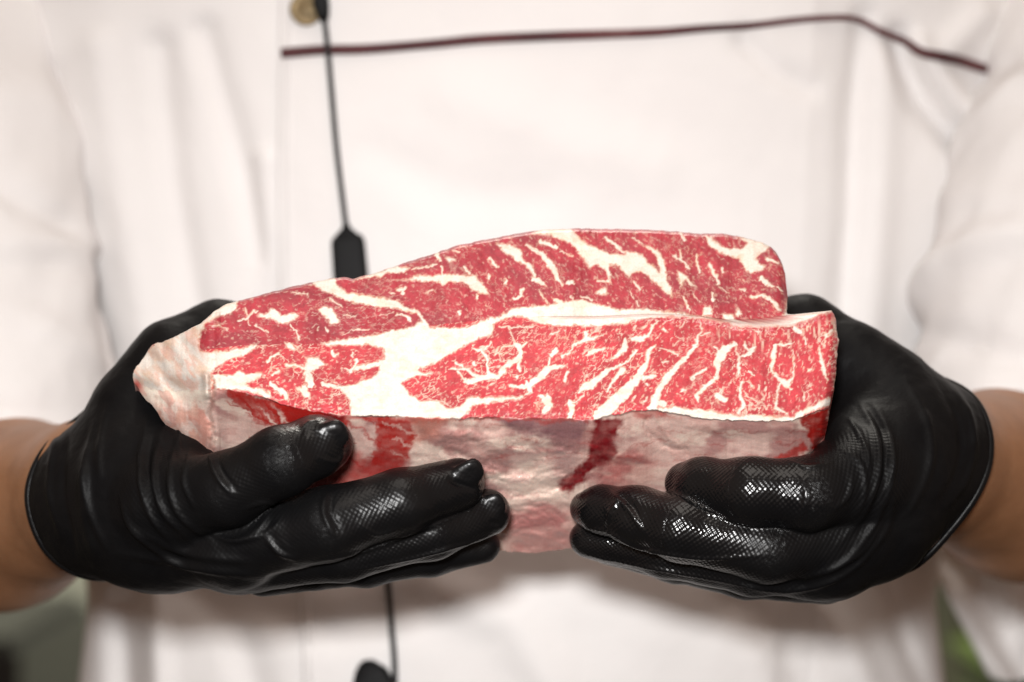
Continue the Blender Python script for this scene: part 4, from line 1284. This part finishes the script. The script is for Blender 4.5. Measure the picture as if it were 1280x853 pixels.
gl = [None, None]
for gi, (nm, sp, wr, el, wrk, nails, wetf, lab) in enumerate((
        ('glove', SP_A, pt(121, 616, 0.064), R_EL, W_A,
         [(414, 545, -0.0118, 0.0066, 0.0056, 0.0022, 20, 0.30), (585, 592, 0.0075, 0.0064, 0.0052, 0.0022, 28, 0.30), (614, 632, 0.0205, 0.0058, 0.0046, 0.0020, 20, 0.25)],
         [(405, 555, 30, 75, 1.0), (560, 600, 40, 110, 1.0), (500, 650, 40, 120, 0.8), (610, 650, 30, 60, 0.9), (300, 600, 20, 60, 0.5), (350, 690, 20, 60, 0.5)], 'right'),
        ('glove', SP_B, pt(1140, 573, 0.064), L_EL, W_B, [],
         [(880, 605, 60, 130, 1.0), (760, 640, 50, 130, 1.0), (960, 610, 30, 110, 0.9), (870, 670, 40, 120, 0.7), (760, 690, 40, 120, 0.8)], 'left'))):
    lo_, hi_ = bbox(sp)
    ax = el - wr; ax = ax / np.linalg.norm(ax)
    if gi == 1:
        ax = ax + np.array([0, 0, -0.26]); ax /= np.linalg.norm(ax)
    v, f, grip, wetv, vx, vy = build_glove(nm, sp, wr, ax, 0.033, lo_, hi_, wrk, nails, [(a_, b_, c_, d_, e_ * (0.65, 1.0)[gi]) for a_, b_, c_, d_, e_ in wetf], (0.40, 0.72)[gi])
    o = mesh_np(nm, v, f, M_GLOVE, person, attrs={'grip': grip, 'wet': wetv})
    gl[gi] = o
    # rim of the rolled cuff follows the cut outline
    near = np.abs((v - wr) @ ax) < 0.0012
    pv = v[near]
    rr = pv - wr; rr -= np.outer(rr @ ax, ax)
    e1 = np.cross(ax, [0, 0, 1.0]); e1 /= np.linalg.norm(e1); e2 = np.cross(e1, ax)
    an = np.arctan2(rr @ e2, rr @ e1); rad = np.linalg.norm(rr, axis=1)
    bins = np.linspace(-math.pi, math.pi, 49)
    prof = []
    for i in range(48):
        m = (an >= bins[i]) & (an < bins[i + 1]) & (rad > 0.015) & (rad < 0.049)
        prof.append(rad[m].max() if m.any() else np.nan)
    prof = np.array(prof)
    ok = ~np.isnan(prof)
    cen_ = (bins[:-1] + bins[1:]) / 2
    prof = np.interp(cen_, cen_[ok], prof[ok], period=2 * math.pi)
    prof = (np.roll(prof, 1) + prof + np.roll(prof, -1)) / 3
    n_, m_ = 144, 10
    vv = []
    for i in range(n_):
        a = 2 * math.pi * i / n_ - math.pi
        r0 = np.interp(a, cen_, prof, period=2 * math.pi)
        dirr = math.cos(a) * e1 + math.sin(a) * e2
        for k in range(m_):
            b = 2 * math.pi * k / m_
            vv.append(wr + dirr * (r0 - 0.0004 + 0.0013 * math.cos(b)) + ax * (0.0002 + 0.0018 * math.sin(b)))
    ff = [(i * m_ + k, i * m_ + (k + 1) % m_, ((i + 1) % n_) * m_ + (k + 1) % m_, ((i + 1) % n_) * m_ + k) for i in range(n_) for k in range(m_)]
    mesh_np('rolled_cuff', vv, ff, M_GLOVE, o, attrs={'grip': np.zeros((len(vv), 3)), 'wet': np.full(len(vv), 0.3)})

# ------------------------------------------------------------------ earpiece cable hanging down the jacket
cable = empty('earpiece_cable', on_jacket(410, 60, 0.006))
tag(cable, 'thin black cable with inline control box hanging down the white jacket front', 'cable')
c0 = [on_jacket(x_, y_, 0.0085) for x_, y_ in [(404, -30), (403, 10), (408, 45), (414, 110), (420, 180), (427, 240), (433, 288)]]
tube('cord', c0, 0.0013, M_CORD, cable, 10, 80)
c1 = [on_jacket(x_, y_, 0.0085) for x_, y_ in [(445, 385), (455, 470), (468, 580), (478, 680), (485, 730), (490, 790), (493, 830), (494, 900)]]
tube('cord', c1, 0.0014, M_CORD, cable, 10, 100)


def loft_box(name, pts, mat, parent):
    """rounded rectangular body lofted along pts: (px,py,off,half width m,half depth m)"""
    m_ = 20; v = []
    for k, (a, b, o_, hw, hd) in enumerate(pts):
        c = on_jacket(a, b, o_)
        a2, b2 = pts[min(k + 1, len(pts) - 1)][:2]; a1, b1 = pts[max(k - 1, 0)][:2]
        d_ = np.array([a2 - a1, 0, -(b2 - b1)], float); d_ /= np.linalg.norm(d_)
        sd = np.array([-d_[2], 0, d_[0]])
        for q in range(m_):
            an = 2 * math.pi * q / m_
            cs, sn = math.cos(an), math.sin(an)
            v.append(c + sd * hw * math.copysign(abs(cs) ** 0.4, cs) + np.array([0, 1, 0]) * hd * math.copysign(abs(sn) ** 0.4, sn))
    n_ = len(pts)
    f = [tuple(x) for x in grid_faces(n_, m_, True).tolist()] + [tuple(range(m_))[::-1], tuple(range((n_ - 1) * m_, n_ * m_))]
    return mesh_np(name, v, f, mat, parent)


loft_box('inline_control', [(432, 279, 0.009, 0.0014, 0.0014), (433, 285, 0.009, 0.0020, 0.0020), (433.5, 292, 0.009, 0.0046, 0.0028), (434, 297, 0.009, 0.0070, 0.0036), (435, 303, 0.009, 0.0077, 0.004),
                            (438, 340, 0.009, 0.0080, 0.004), (442, 376, 0.009, 0.0078, 0.004), (443.5, 384, 0.009, 0.0066, 0.0036), (444, 389, 0.009, 0.003, 0.002)], M_BLACKP, cable)
loft_box('clip', [(399, -40, 0.011, 0.0030, 0.003), (400, -10, 0.011, 0.0036, 0.0036), (402, 8, 0.011, 0.0036, 0.0036), (404, 20, 0.011, 0.0028, 0.003), (405, 27, 0.011, 0.0015, 0.0018)], M_BLACKP, cable)
loft_box('plug', [(451, 829, 0.012, 0.0018, 0.003), (455, 833, 0.012, 0.0050, 0.004), (462, 845, 0.012, 0.0085, 0.005), (476, 880, 0.012, 0.0105, 0.005), (488, 910, 0.012, 0.0100, 0.005)], M_BLACKP, cable)

# ------------------------------------------------------------------ blurred things behind
tag(tub, 'bright green plastic tub far behind, out of focus at bottom right', 'tub')


def bx(nm, px0, py0, px1, py1, d, dep, mat, par):
    a = P(px0, py1, d); b = P(px1, py0, d)
    return box(nm, (a[0], d, max(a[2], 0.0)), (b[0], d + dep, b[2]), mat, par)


a_ = P(1250, 832, 1.0)
box('stand_leg', (a_[0] + 0.02, 1.02, 0.0), (a_[0] + 0.06, 1.06, a_[2] - 0.16), M_CUP, tub)
box('tub_body', (a_[0], 1.0, a_[2] - 0.158), (a_[0] + 0.20, 1.18, a_[2] - 0.012), M_TUB, tub, 0.01)
box('tub_rim', (a_[0] - 0.008, 0.992, a_[2] - 0.011), (a_[0] + 0.208, 1.188, a_[2]), M_TUB, tub, 0.004)
fr = empty('appliance', P(0, 853, 1.3))
tag(fr, 'black appliance far behind, out of focus at bottom left', 'appliance')
a_ = P(22, 800, 1.2)
box('housing', (a_[0] - 0.5, 1.2, 0.06), (a_[0], 1.6, a_[2]), M_CUP, fr, 0.012)
box('base', (a_[0] - 0.48, 1.22, 0), (a_[0] - 0.02, 1.58, 0.058), M_CUP, fr)
print('done')
